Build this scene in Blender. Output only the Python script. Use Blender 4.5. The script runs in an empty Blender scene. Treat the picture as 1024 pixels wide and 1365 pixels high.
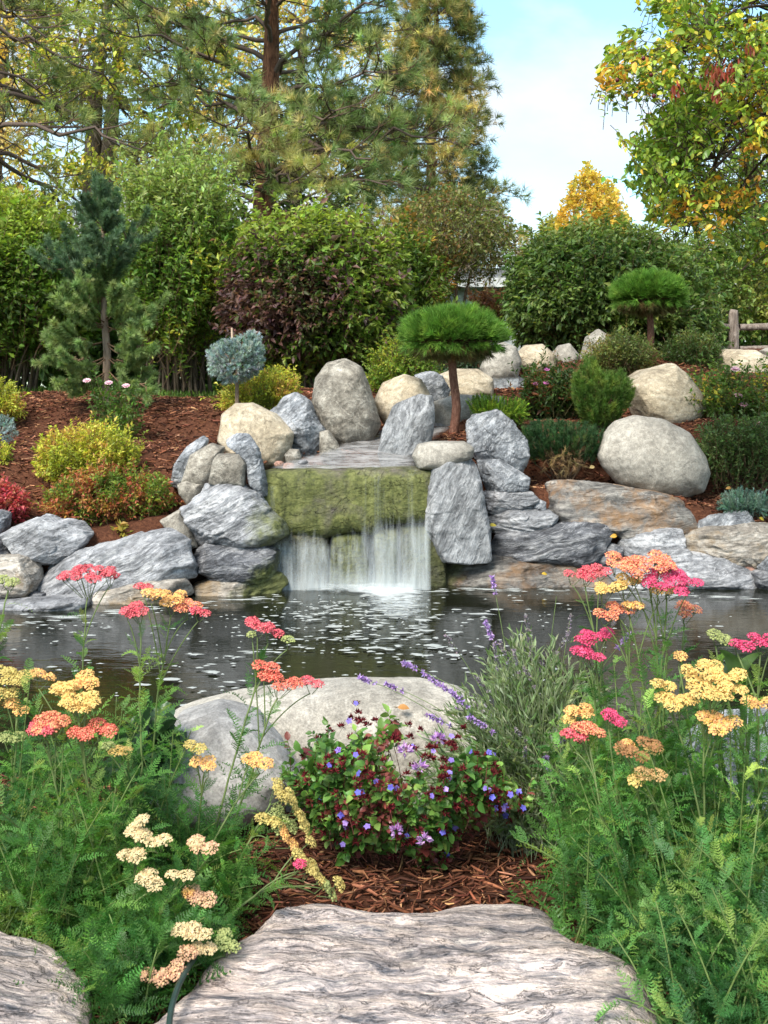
import bpy, math
import numpy as np

# ------------------------------------------------------------------ camera, sky, sun, exposure
SC = bpy.context.scene
COL = SC.collection
HC, F, CX, HY = 1.5, 1516.7, 512.0, 530.0     # camera height, focal length in photo pixels, horizon row
cam_data = bpy.data.cameras.new('camera')
cam = bpy.data.objects.new('camera', cam_data)
COL.objects.link(cam)
cam.location = (0, 0, HC)
cam.rotation_euler = (math.radians(90), 0, 0)
cam_data.sensor_fit = 'VERTICAL'
cam_data.sensor_height = 36
cam_data.sensor_width = 27
cam_data.lens = 40
cam_data.shift_y = -(682.5 - HY) / 1365
cam_data.clip_start = 0.05
cam_data.clip_end = 2000
cam_data.dof.use_dof = True
cam_data.dof.focus_distance = 4.2
cam_data.dof.aperture_fstop = 16.0
SC.camera = cam

SUN_EL, SUN_AZ = math.radians(48), math.radians(-150)    # azimuth measured from +Y towards +X: high, behind the camera on the left
world = bpy.data.worlds.new('World')
SC.world = world
world.use_nodes = True
wt = world.node_tree
for n in list(wt.nodes):
    wt.nodes.remove(n)
def wn(t, **k):
    n = wt.nodes.new(t)
    for a, b in k.items():
        setattr(n, a, b)
    return n
w_out, w_bg = wn('ShaderNodeOutputWorld'), wn('ShaderNodeBackground')
w_sky = wn('ShaderNodeTexSky', sky_type='NISHITA', sun_disc=False)
w_sky.sun_elevation = SUN_EL
w_sky.sun_rotation = SUN_AZ
w_sky.air_density = 1.0
w_sky.dust_density = 0.6
w_tc, w_map = wn('ShaderNodeTexCoord'), wn('ShaderNodeMapping')
w_map.inputs['Scale'].default_value = (1.6, 1.6, 3.6)
w_map.inputs['Location'].default_value = (0.35, 0.2, 0.15)
w_noise = wn('ShaderNodeTexNoise')
w_noise.inputs['Scale'].default_value = 2.1
w_noise.inputs['Detail'].default_value = 9
w_noise.inputs['Roughness'].default_value = 0.52
w_noise.inputs['Distortion'].default_value = 0.25
w_ramp = wn('ShaderNodeValToRGB')
w_ramp.color_ramp.elements[0].color = (.10, .10, .10, 1)
w_ramp.color_ramp.elements[0].position = 0.42
w_ramp.color_ramp.elements[1].position = 0.60
w_mix = wn('ShaderNodeMixRGB')
w_mix.inputs['Color2'].default_value = (2.95, 3.02, 3.08, 1)
L = wt.links.new
L(w_tc.outputs['Generated'], w_map.inputs['Vector'])
L(w_map.outputs['Vector'], w_noise.inputs['Vector'])
L(w_noise.outputs['Fac'], w_ramp.inputs['Fac'])
L(w_ramp.outputs['Color'], w_mix.inputs['Fac'])
w_tint = wn('ShaderNodeMixRGB', blend_type='MULTIPLY')
w_tint.inputs['Fac'].default_value = 1
w_tint.inputs['Color2'].default_value = (.86, 1.08, 1.02, 1)
L(w_sky.outputs['Color'], w_tint.inputs['Color1'])
L(w_tint.outputs['Color'], w_mix.inputs['Color1'])
L(w_mix.outputs['Color'], w_bg.inputs['Color'])
L(w_bg.outputs['Background'], w_out.inputs['Surface'])
w_bg.inputs['Strength'].default_value = 0.135

sun_d = bpy.data.lights.new('sun', 'SUN')
sun_d.energy = 2.5
sun_d.angle = math.radians(24)
sun_d.color = (1.0, 0.93, 0.82)
sun = bpy.data.objects.new('sun', sun_d)
COL.objects.link(sun)
sun.rotation_euler = (math.pi / 2 - SUN_EL, 0, math.pi - SUN_AZ)

SC.view_settings.view_transform = 'Standard'
SC.view_settings.look = 'None'
SC.view_settings.exposure = 1.40
SC.view_settings.gamma = 1.0
SC.cycles.max_bounces = 7
SC.cycles.diffuse_bounces = 5
SC.cycles.glossy_bounces = 2
SC.cycles.transmission_bounces = 3
SC.cycles.transparent_max_bounces = 12
SC.cycles.use_denoising = True

# ------------------------------------------------------------------ helpers
rng = np.random.default_rng(11)
TAU = 2 * math.pi
def A(*v):
    return np.array(v, float)
def nz(v):
    return v / np.maximum(np.linalg.norm(v, axis=-1, keepdims=True), 1e-9)
def P(px, py, Y):
    return A((px - CX) / F * Y, Y, HC - (py - HY) / F * Y)
def PV(px, py, Y):
    return np.stack([(px - CX) / F * Y, Y + 0 * px, HC - (py - HY) / F * Y], -1)
def U(a, b, n=None):
    return rng.uniform(a, b, n)
def rvec(n):
    return nz(rng.normal(size=(n, 3)))
def sstep(a, b, x):
    t = np.clip((x - a) / (b - a), 0, 1)
    return t * t * (3 - 2 * t)

def _hash(ix, iy, iz, seed):
    h = (ix * 374761393 + iy * 668265263 + iz * 2147483647 + seed * 974634777) & 0xFFFFFFFF
    h = ((h ^ (h >> 13)) * 1274126177) & 0xFFFFFFFF
    h = ((h ^ (h >> 16)) * 2246822519) & 0xFFFFFFFF
    return ((h ^ (h >> 15)) & 0xFFFFFF) / float(0xFFFFFF)
def vnoise(p, seed=0):
    p = np.asarray(p, float)
    i = np.floor(p).astype(np.int64)
    f = p - i
    u = f * f * (3 - 2 * f)
    r = 0
    for dx in (0, 1):
        for dy in (0, 1):
            for dz in (0, 1):
                w = (u[..., 0] if dx else 1 - u[..., 0]) * (u[..., 1] if dy else 1 - u[..., 1]) * (u[..., 2] if dz else 1 - u[..., 2])
                r = r + w * _hash(i[..., 0] + dx, i[..., 1] + dy, i[..., 2] + dz, seed)
    return r
def fbm(p, seed=0, oct=4):
    p = np.asarray(p, float)
    r, a, s = 0, 0.5, 0
    for k in range(oct):
        r = r + a * vnoise(p * 2 ** k + 17.3 * k, seed + k)
        s += a
        a *= 0.5
    return r / s

class MB:
    """collects shapes in world space, then links them as one mesh object"""
    def __init__(s):
        s.V, s.C, s.F, s.M, s.n = [], [], [], [], 0
    def add(s, v, f, c=(1, 1, 1), m=0):
        v = np.asarray(v, float).reshape(-1, 3)
        f = np.asarray(f, np.int64)
        c = np.broadcast_to(np.asarray(c, float), v.shape)
        s.V.append(v); s.C.append(c); s.F.append(f + s.n); s.M.append(np.full(len(f), m))
        s.n += len(v)
        return s
    def inst(s, bv, bf, R, pos, c, m=0, bc=None):
        """copies of a base shape: R (M,3,3) columns are the images of the axes (scale included)"""
        M, K = len(pos), len(bv)
        if M == 0:
            return s
        v = np.einsum('mij,kj->mki', R, bv) + pos[:, None, :]
        c = np.asarray(c, float)
        c = np.broadcast_to(c if c.ndim == 3 else np.broadcast_to(c, (M, 3))[:, None, :], (M, K, 3))
        if bc is not None:
            c = c * bc[None]
        f = (np.asarray(bf)[None] + (np.arange(M) * K)[:, None, None]).reshape(-1, np.asarray(bf).shape[1])
        return s.add(v.reshape(-1, 3), f, c.reshape(-1, 3), m)
    def build(s, name, mats, parent=None, origin=None, smooth=True):
        if s.n == 0:
            return None
        V = np.concatenate(s.V); C = np.concatenate(s.C)
        org = np.zeros(3)
        if parent is not None:
            org = WORLD[parent.name]
        elif origin is not None:
            org = np.asarray(origin, float)
        me = bpy.data.meshes.new(name)
        tot = np.concatenate([np.full(len(f), f.shape[1]) for f in s.F])
        idx = np.concatenate([f.ravel() for f in s.F])
        start = np.concatenate([[0], np.cumsum(tot)[:-1]])
        me.vertices.add(len(V)); me.loops.add(len(idx)); me.polygons.add(len(tot))
        me.vertices.foreach_set('co', (V - org).astype(np.float32).ravel())
        me.loops.foreach_set('vertex_index', idx.astype(np.int32))
        me.polygons.foreach_set('loop_start', start.astype(np.int32))
        me.polygons.foreach_set('material_index', np.concatenate(s.M).astype(np.int32))
        me.polygons.foreach_set('use_smooth', np.full(len(tot), smooth))
        at = me.attributes.new('col', 'FLOAT_COLOR', 'POINT')
        at.data.foreach_set('color', np.concatenate([C, np.ones((len(C), 1))], 1).astype(np.float32).ravel())
        me.update(calc_edges=True)
        for m in (mats if isinstance(mats, (list, tuple)) else [mats]):
            me.materials.append(m)
        o = bpy.data.objects.new(name, me)
        COL.objects.link(o)
        if parent is not None:
            o.parent = parent
        else:
            o.location = org
        WORLD[o.name] = org
        return o
WORLD = {}
LABELS = set()
def tag(o, label, cat, group=None):
    o['label'] = label; o['category'] = cat
    if group:
        o['group'] = group
    return o
def thing(name, label, cat, loc, group=None):
    o = bpy.data.objects.new(name, None)
    COL.objects.link(o)
    o.location = loc
    o.empty_display_size = 0.1
    WORLD[o.name] = np.asarray(loc, float)
    return tag(o, label, cat, group)
def struct(o, kind='structure'):
    o['kind'] = kind
    return o

def tubes(mb, pts, rad, sides=3, c=(1, 1, 1), m=0):
    """pts (M,K,3), rad (M,K): M tapered tubes of K rings"""
    pts = np.asarray(pts, float)
    if pts.ndim == 2:
        pts = pts[None]
    M, K, _ = pts.shape
    if M == 0:
        return
    rad = np.broadcast_to(np.asarray(rad, float), (M, K))
    t = nz(np.gradient(pts, axis=1))
    ref = np.broadcast_to(A(0.31, 0.93, 0.17), (M, 3)).copy()
    al = np.abs(np.einsum('mi,mi->m', nz(pts[:, -1] - pts[:, 0]), nz(ref))) > 0.8
    ref[al] = A(0.9, -0.1, 0.4)
    a = nz(np.cross(t, ref[:, None, :]))
    b = np.cross(t, a)
    ang = np.arange(sides) / sides * TAU
    ring = a[:, :, None, :] * np.cos(ang)[None, None, :, None] + b[:, :, None, :] * np.sin(ang)[None, None, :, None]
    v = pts[:, :, None, :] + ring * rad[:, :, None, None]
    k, j = np.meshgrid(np.arange(K - 1), np.arange(sides), indexing='ij')
    j2 = (j + 1) % sides
    f = np.stack([k * sides + j, k * sides + j2, (k + 1) * sides + j2, (k + 1) * sides + j], -1).reshape(-1, 4)
    ff = (f[None] + (np.arange(M) * K * sides)[:, None, None]).reshape(-1, 4)
    c = np.asarray(c, float)
    if c.ndim == 2:
        c = np.repeat(c, K * sides, 0)
    mb.add(v.reshape(-1, 3), ff, c, m)
    if sides >= 5:
        cap = np.arange(sides)[None] + (np.arange(M) * K * sides + (K - 1) * sides)[:, None]
        mb.F.append(cap + mb.n - len(v.reshape(-1, 3))); mb.M.append(np.full(M, m))

def bez(p0, p1, p2, K):
    t = np.linspace(0, 1, K)
    p0, p1, p2 = (np.asarray(q, float) for q in (p0, p1, p2))
    if p0.ndim == 1:
        p0, p1, p2 = p0[None], p1[None], p2[None]
    t = t[None, :, None]
    return p0[:, None] * (1 - t) ** 2 + p1[:, None] * 2 * t * (1 - t) + p2[:, None] * t * t

def frame(d, up):
    """columns: side, along d, normal"""
    d = nz(d)
    n = up - d * np.einsum('mi,mi->m', up, d)[:, None]
    bad = np.linalg.norm(n, axis=1) < 1e-3
    n[bad] = np.cross(d[bad], A(0.3, 0.5, 0.8))
    n = nz(n)
    return np.stack([np.cross(d, n), d, n], -1)

# leaf outlines: x across, y along, z normal
LEAF_D = (np.array([[0, 0, 0], [.5, .42, .13], [0, 1, -.12], [-.5, .42, .13]]), np.array([[0, 1, 2], [0, 2, 3]]))
LEAF_O = (np.array([[0, 0, 0], [.40, .24, .10], [.5, .52, .08], [.3, .8, -.02], [0, 1, -.16], [-.3, .8, -.02], [-.5, .52, .08], [-.40, .24, .10], [0, .26, .0], [0, .55, -.02]]),
          np.array([[0, 1, 8], [0, 8, 7], [1, 2, 9], [1, 9, 8], [8, 9, 6], [8, 6, 7], [2, 3, 9], [3, 4, 9], [9, 4, 5], [9, 5, 6]]))
def leaves(mb, pos, d, up, ln, wd, c, shape=LEAF_D, m=0):
    R = frame(d, up)
    ln = np.broadcast_to(ln, (len(pos),)); wd = np.broadcast_to(wd, (len(pos),))
    R = R * np.stack([wd, ln, ln], -1)[:, None, :]
    mb.inst(shape[0], shape[1], R, pos, c, m)

def pick(pal, n, jit=0.18):
    pal = np.asarray(pal, float)
    w = pal[:, 3] / pal[:, 3].sum() if pal.shape[1] == 4 else None
    c = pal[rng.choice(len(pal), n, p=w), :3]
    return np.clip(c * (1 + rng.normal(0, jit, (n, 1))) * (1 + rng.normal(0, jit * .3, (n, 3))), 0.002, 1)

# ------------------------------------------------------------------ materials
class Nodes:
    def __init__(s, name):
        s.mat = bpy.data.materials.new(name)
        s.mat.use_nodes = True
        s.t = s.mat.node_tree
        s.bsdf = s.t.nodes['Principled BSDF']
        s.out = s.t.nodes['Material Output']
    def n(s, typ, ins=None, **k):
        nd = s.t.nodes.new('ShaderNode' + typ)
        for a, b in k.items():
            setattr(nd, a, b)
        for a, b in (ins or {}).items():
            s.set(nd.inputs[a], b)
        return nd
    def set(s, sock, v):
        if isinstance(v, bpy.types.NodeSocket):
            s.t.links.new(v, sock)
        elif isinstance(v, tuple) and len(v) == 3 and sock.type == 'RGBA':
            sock.default_value = (*v, 1)
        else:
            sock.default_value = v
    def b(s, **k):
        for a, v in k.items():
            s.set(s.bsdf.inputs[a.replace('_', ' ')], v)
    def noise(s, vec, scale, detail=4, rough=.55, dist=0.0):
        return s.n('TexNoise', {'Vector': vec, 'Scale': scale, 'Detail': detail, 'Roughness': rough, 'Distortion': dist}).outputs['Fac']
    def ramp(s, fac, stops):
        r = s.n('ValToRGB', {'Fac': fac})
        e = r.color_ramp.elements
        while len(e) < len(stops):
            e.new(0.5)
        for el, (p, c) in zip(e, stops):
            el.position = p
            el.color = (*(c if isinstance(c, tuple) else (c, c, c)), 1)
        return r.outputs['Color']
    def mix(s, fac, a, b, mode='MIX'):
        return s.n('MixRGB', {'Fac': fac, 'Color1': a, 'Color2': b}, blend_type=mode).outputs['Color']
    def math(s, op, a, b=0.0):
        return s.n('Math', {0: a, 1: b}, operation=op).outputs[0]
    def attr(s):
        return s.n('Attribute', attribute_name='col').outputs['Color']
    def coords(s, scale=(1, 1, 1), rot=(0, 0, 0), rand=True, kind='Object'):
        tc = s.n('TexCoord').outputs[kind]
        m = s.n('Mapping', {'Vector': tc, 'Scale': scale, 'Rotation': rot})
        if rand:
            r = s.n('ObjectInfo').outputs['Random']
            s.set(m.inputs['Location'], s.n('CombineXYZ', {0: s.math('MULTIPLY', r, 37.0), 1: s.math('MULTIPLY', r, 91.0), 2: s.math('MULTIPLY', r, 53.0)}).outputs[0])
        return m.outputs['Vector']
    def bump(s, h, strength=.4, dist=.02, prev=None):
        b = s.n('Bump', {'Height': h, 'Strength': strength, 'Distance': dist})
        if prev is not None:
            s.set(b.inputs['Normal'], prev)
        return b.outputs['Normal']

def leaf_material(name, trans=.42, rough=.45, spec=.35, grain=30.0, glow=(1.25, 1.3, .7)):
    N = Nodes(name)
    c = N.attr()
    v = N.noise(N.coords(), grain, 3)
    c = N.mix(1.0, c, N.ramp(v, [(.25, .72), (.75, 1.25)]), 'MULTIPLY')
    N.b(Base_Color=c, Roughness=rough, Specular_IOR_Level=spec)
    tr = N.n('BsdfTranslucent', {'Color': N.mix(1.0, c, glow, 'MULTIPLY')})
    ms = N.n('MixShader', {0: trans, 1: N.bsdf.outputs[0], 2: tr.outputs[0]})
    N.set(N.out.inputs['Surface'], ms.outputs[0])
    return N.mat
def matte_material(name, rough=.7, grain=40.0, spec=.3, bump=0.0):
    N = Nodes(name)
    co = N.coords()
    v = N.noise(co, grain, 5)
    N.b(Base_Color=N.mix(1.0, N.attr(), N.ramp(v, [(.25, .6), (.75, 1.35)]), 'MULTIPLY'), Roughness=rough, Specular_IOR_Level=spec)
    if bump:
        N.b(Normal=N.bump(v, bump, .01))
    return N.mat
def bark_material(name, c1, c2, c3, sx=9.0, sz=2.2):
    N = Nodes(name)
    co = N.coords((sx, sx, sz), rand=False)
    v = N.noise(co, 2.2, 6, .65, .6)
    N.b(Base_Color=N.ramp(v, [(.3, c1), (.52, c2), (.7, c3)]), Roughness=.9, Specular_IOR_Level=.15, Normal=N.bump(v, .9, .04))
    return N.mat

M_LEAF = leaf_material('leaf')
M_GLOSS = leaf_material('glossy_leaf', .34, .36, .4)
M_NEEDLE = leaf_material('needle', .32, .5, .25, 30.0, (1.15, 1.25, .8))
M_PETAL = leaf_material('petal', .25, .6, .15, 120.0, (1.1, 1.1, 1.1))
M_TWIG = matte_material('twig', .85, 60.0, .15)
M_STEM = matte_material('green_stem', .55, 60.0, .3)
M_PINEBARK = bark_material('pine_bark', (.03, .017, .012), (.16, .075, .045), (.30, .155, .095))
M_BARK = bark_material('grey_bark', (.04, .03, .025), (.13, .10, .08), (.24, .2, .165))
M_PALEBARK = bark_material('pale_bark', (.12, .085, .06), (.26, .19, .14), (.36, .28, .21))
M_REDBARK = bark_material('red_bark', (.09, .04, .028), (.21, .10, .07), (.3, .17, .12), 30.0, 9.0)

def rock_material(name, dark, mid, light, rot=(0, 0, 0), band=(2.5, 2.5, 15.0), contrast=1.0, speck=.6, stain=None, stain_amt=.5, bump=.55, warp=.28):
    """banded (gneiss) or, with near-even scales, granular (granite) stone; col.r = moss, col.g = wet, col.b = stain"""
    N = Nodes(name)
    co = N.coords((1, 1, 1))
    wob = N.n('TexNoise', {'Vector': co, 'Scale': 3.0, 'Detail': 3.0})
    wv = N.n('VectorMath', {0: wob.outputs['Color'], 1: (.5, .5, .5)}, operation='SUBTRACT').outputs[0]
    wv = N.n('VectorMath', {0: wv, 'Scale': warp * .35}, operation='SCALE').outputs[0]
    cw = N.n('VectorMath', {0: co, 1: wv}, operation='ADD').outputs[0]
    cr = N.n('Mapping', {'Vector': cw, 'Rotation': rot}).outputs[0]
    mp = N.n('Mapping', {'Vector': cr, 'Scale': band}).outputs[0]
    b1 = N.noise(mp, 1.6, 7, .62)
    b2 = N.noise(mp, 6.5, 4, .6)
    bb = N.math('ADD', N.math('MULTIPLY', b1, .68), N.math('MULTIPLY', b2, .32))
    k = .16 / contrast
    c = N.ramp(bb, [(.5 - k, dark), (.5, mid), (.5 + k, light)])
    patch = N.noise(co, 2.3, 5, .6)
    c = N.mix(1.0, c, N.ramp(patch, [(.3, .74), (.7, 1.24)]), 'MULTIPLY')
    big = N.noise(N.n('Mapping', {'Vector': cr, 'Scale': tuple(.45 * q for q in band)}).outputs[0], 1.4, 4, .6, .6)
    c = N.mix(.5 * contrast, c, N.ramp(big, [(.34, .58), (.48, 1.0), (.66, 1.5)]), 'MULTIPLY')
    gr = N.noise(co, 26.0, 6, .72)
    c = N.mix(.8, c, N.ramp(gr, [(.34, .66), (.5, 1.0), (.66, 1.38)]), 'MULTIPLY')
    vein = N.noise(N.n('Mapping', {'Vector': cr, 'Scale': tuple(.7 * q for q in band)}).outputs[0], 1.1, 5, .6, 1.2)
    c = N.mix(N.ramp(vein, [(.555, 0.0), (.568, .55 * min(1.0, contrast)), (.582, 0.0)]), c, tuple(min(.8, 1.35 * q) for q in light))
    crack = N.ramp(vein, [(.462, 0.0), (.472, 1.0), (.482, 0.0)])
    c = N.mix(N.math('MULTIPLY', crack, .42 * min(1.0, contrast)), c, tuple(.6 * q for q in dark))
    sp = N.noise(co, 150.0, 4, .75)
    c = N.mix(speck, c, N.ramp(sp, [(.34, .55), (.5, 1.0), (.66, 1.4)]), 'MULTIPLY')
    at = N.n('SeparateColor', {0: N.attr()})
    if stain:
        sn = N.noise(cw, 3.4, 6, .65)
        lo = .70 - .22 * stain_amt
        c = N.mix(N.ramp(sn, [(lo, 0.0), (lo + .22, .85)]), c, N.mix(N.noise(co, 14.0, 5), stain, tuple(.55 * x for x in stain)))
    ms = N.noise(co, 7.0, 6, .65)
    mfac = N.ramp(N.math('ADD', N.math('MULTIPLY', at.outputs[0], 1.0), N.math('MULTIPLY', ms, .75)), [(.60, 0.0), (1.02, .95)] if name != 'mossy_ledge' else [(.38, 0.0), (.62, .45), (1.3, .92)])
    mcol = N.ramp(N.math('ADD', N.math('MULTIPLY', N.noise(co, 30.0, 6, .75), .6), N.math('MULTIPLY', N.noise(N.n('Mapping', {'Vector': co, 'Scale': (14.0, 14.0, 2.5)}).outputs[0], 1.0, 5, .6), .4)), [(.34, (.026, .034, .012)), (.48, (.098, .112, .030)), (.68, (.25, .262, .085))])
    c = N.mix(mfac, c, mcol)
    c = N.mix(N.math('MULTIPLY', at.outputs[1], .75), c, N.mix(1.0, c, (.42, .40, .38), 'MULTIPLY'))
    N.b(Base_Color=c, Specular_IOR_Level=.3)
    N.set(N.bsdf.inputs['Roughness'], N.math('SUBTRACT', .86, N.math('MULTIPLY', at.outputs[1], .5)))
    n1 = N.bump(N.math('SUBTRACT', N.math('ADD', bb, N.math('MULTIPLY', big, .8)), N.math('MULTIPLY', crack, .25)), bump * 1.3, .045)
    n2 = N.bump(N.math('ADD', sp, N.math('MULTIPLY', N.noise(co, 30.0, 5), 1.4)), bump * .55, .012, n1)
    N.b(Normal=n2)
    return N.mat

G_D, G_M, G_L = (.085, .088, .095), (.25, .253, .268), (.47, .47, .48)
R_GNEISS = rock_material('gneiss', G_D, G_M, G_L, (0, .12, 0))
R_GNEISS_TILT = rock_material('gneiss_tilted', G_D, G_M, G_L, (.2, .5, .1), (2.2, 2.2, 13.0))
R_GNEISS_STEEP = rock_material('gneiss_steep', (.085, .088, .095), (.235, .24, .25), (.43, .43, .44), (.1, 1.15, .1), (2.2, 2.2, 11.0), .9)
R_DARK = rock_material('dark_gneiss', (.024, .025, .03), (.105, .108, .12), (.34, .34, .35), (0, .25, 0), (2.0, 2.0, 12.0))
R_BLUE = rock_material('blue_grey_granite', (.06, .065, .074), (.195, .205, .222), (.42, .425, .44), (.3, .8, 0), (4.0, 4.0, 9.0), 1.0, .7)
R_TAN = rock_material('tan_granite', (.18, .145, .10), (.39, .325, .235), (.52, .465, .37), (0, 0, 0), (3.0, 3.0, 4.0), .75, .6, bump=.4)
R_PALE = rock_material('pale_granite', (.17, .154, .132), (.30, .277, .24), (.39, .365, .325), (0, 0, 0), (2.6, 2.6, 3.2), .65, .75, bump=.3)
R_GREYTAN = rock_material('grey_tan_granite', (.085, .075, .062), (.225, .203, .17), (.4, .375, .325), (0, .5, 0), (4.0, 4.0, 5.0), .9, .85, bump=.45)
R_RUST = rock_material('rust_stained_gneiss', (.05, .05, .053), (.165, .155, .145), (.36, .34, .31), (0, .1, 0), (2.0, 2.0, 10.0), 1.0, .6, (.36, .185, .065), 1.0)
R_SAND = rock_material('sandy_gneiss', (.11, .095, .08), (.28, .25, .215), (.46, .43, .39), (0, .15, 0), (2.0, 2.0, 9.0), .9, .5, (.40, .25, .095), .85)
R_RED = rock_material('red_stone', (.16, .08, .06), (.32, .18, .135), (.45, .28, .22), (0, 0, 0), (3.0, 3.0, 5.0))
R_SLAB = rock_material('pink_banded_gneiss', (.11, .11, .125), (.42, .355, .335), (.64, .52, .45), (0.0, .05, .10), (3.6, 17.0, 18.0), 1.35, .5, (.66, .47, .385), .62, bump=.7, warp=.6)
R_SMOOTH = rock_material('smooth_grey_granite', (.22, .208, .198), (.33, .315, .30), (.41, .395, .38), (0, 0, 0), (2.6, 2.6, 3.2), .6, .6, bump=.25)
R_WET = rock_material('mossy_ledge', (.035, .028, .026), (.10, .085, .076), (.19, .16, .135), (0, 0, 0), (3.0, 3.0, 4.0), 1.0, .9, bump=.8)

# ------------------------------------------------------------------ terrain
CTRL = [(60, 715, 8.95), (230, 690, 9.0), (150, 712, 8.8), (30, 600, 10.4), (150, 590, 10.4), (230, 600, 10.2), (100, 535, 12.6), (250, 535, 12.6), (-150, 600, 10.4),
        (-150, 535, 12.6), (100, 524, 14), (-200, 524, 14), (300, 545, 11.6), (310, 620, 9.9), (400, 520, 13), (605, 576, 10.3), (640, 558, 10.7), (470, 604, 9.75), (530, 592, 10.1), (430, 606, 9.7),
        (470, 612, 9.4), (590, 560, 11.2), (680, 520, 12.2), (760, 655, 9.98), (860, 658, 10.0), (960, 664, 9.9), (1000, 692, 9.7), (1150, 690, 9.7), (700, 650, 9.95), (740, 562, 10.9), (830, 560, 11), (950, 560, 11),
        (1150, 540, 11.5), (1000, 500, 12.8), (900, 480, 13.2), (750, 482, 13.2), (600, 500, 13), (450, 520, 13), (980, 466, 15), (700, 470, 15), (850, 466, 15), (1200, 466, 15), (560, 490, 16)]
CP = np.array([P(*c) for c in CTRL] + [(x, y, 1.58 if x < -1 else 2.15) for y in (18, 24, 32, 60, 140, 400) for x in (-400, -90, -30, -12, -5, 1, 6, 13, 30, 90, 400)])
def edge_y(X):  # far shore
    return 9.05 + .22 * sstep(.3, .8, X) + .1 * np.sin(X * 1.7) - .32 * sstep(-.9, -2.6, X) * 1.9
def ground_z(X, Y):
    X = np.asarray(X, float); Y = np.asarray(Y, float)
    sh = np.broadcast(X, Y).shape
    x, y = np.broadcast_to(X, sh).ravel(), np.broadcast_to(Y, sh).ravel()
    bank = np.empty(len(x))
    for a in range(0, len(x), 20000):
        b = slice(a, a + 20000)
        d2 = (x[b, None] - CP[None, :, 0]) ** 2 + (y[b, None] - CP[None, :, 1]) ** 2 + .02
        w = d2 ** -1.9
        bank[b] = (w * CP[None, :, 2]).sum(1) / w.sum(1)
    hollow = sstep(-1.05, -.9, x) * sstep(.52, .4, x)
    e = edge_y(x) + .62 * hollow
    far = sstep(e - .05, e + .38, y)
    near = 1 - sstep(3.3, 3.95, y + .12 * np.sin(x * 2.3))
    side = sstep(5.2, 6.4, np.abs(x))
    z_near = .35 + .05 * sstep(-.3, -1.5, x) + .10 * sstep(1.5, 4, np.abs(x)) - .03 * sstep(2.6, 3.3, y)
    z = -.55 + 0 * x
    z = np.maximum(z, -.55 + side * 1.0)
    z = z * (1 - near) + z_near * near
    z = z * (1 - far) + bank * far
    z = z - .07 * np.exp(-((x + .02 - .33 * (y - 9.6)) / .42) ** 2) * sstep(9.2, 9.6, y) * sstep(11.2, 10.8, y)
    return z.reshape(sh)
def gp(px, Y):
    X = (px - CX) / F * Y
    return A(X, Y, float(ground_z(X, Y)))

gx = np.concatenate([[-450, -250, -120, -70, -45, -32, -24, -18, -14], np.linspace(-11, 11, 250), [14, 18, 24, 32, 45, 70, 120, 250, 450]])
gy = np.concatenate([[-60, -30, -12, -5, -2], np.linspace(-.5, 18, 270), [18.6, 19.5, 21, 23, 26, 30, 36, 45, 60, 90, 150, 280, 600]])
GX, GY = np.meshgrid(gx, gy, indexing='ij')
GZ = ground_z(GX, GY)
GZ = GZ + .035 * (fbm(np.stack([GX * 2.2, GY * 2.2, 0 * GX], -1), 5, 3) - .5) * (GY < 30)
i, j = np.meshgrid(np.arange(len(gx) - 1), np.arange(len(gy) - 1), indexing='ij')
q = i * len(gy) + j
lawn = sstep(13.7, 14.1, GY + .25 * np.sin(GX * 1.3)) * (GX < -.2) + sstep(16, 17, GY) * (GX >= -.2)
lawn = np.clip(lawn + (np.abs(GX) > 9), 0, 1)
wetm = sstep(.12, -.02, GZ)
stream = np.exp(-((GX + .02 - .25 * (GY - 9.6)) / .3) ** 2) * sstep(9.1, 9.3, GY) * sstep(10.8, 10.4, GY)
N = Nodes('mulch_ground')
co = N.coords((1, 1, 1), rand=False)
at = N.n('SeparateColor', {0: N.attr()})
mv = N.noise(N.n('Mapping', {'Vector': co, 'Scale': (22, 40, 22)}).outputs[0], 1.5, 6, .7, 1.2)
mc = N.ramp(mv, [(.3, (.028, .011, .007)), (.5, (.105, .04, .022)), (.7, (.2, .085, .045))])
mc = N.mix(at.outputs[0], mc, N.ramp(N.noise(co, 9.0, 6, .7), [(.3, (.03, .06, .012)), (.7, (.1, .17, .035))]))
mc = N.mix(at.outputs[1], mc, N.ramp(N.noise(co, 12.0, 5), [(.3, (.012, .013, .01)), (.7, (.05, .05, .035))]))
mc = N.mix(at.outputs[2], mc, N.ramp(N.noise(co, 30.0, 5), [(.3, (.05, .035, .03)), (.7, (.22, .16, .13))]))
N.b(Base_Color=mc, Roughness=.9, Specular_IOR_Level=.15, Normal=N.bump(mv, .9, .03))
g = MB().add(np.stack([GX, GY, GZ], -1).reshape(-1, 3), np.stack([q, q + len(gy), q + len(gy) + 1, q + 1], -1).reshape(-1, 4), np.stack([lawn, wetm, stream], -1).reshape(-1, 3))
struct(g.build('ground', N.mat))

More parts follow.
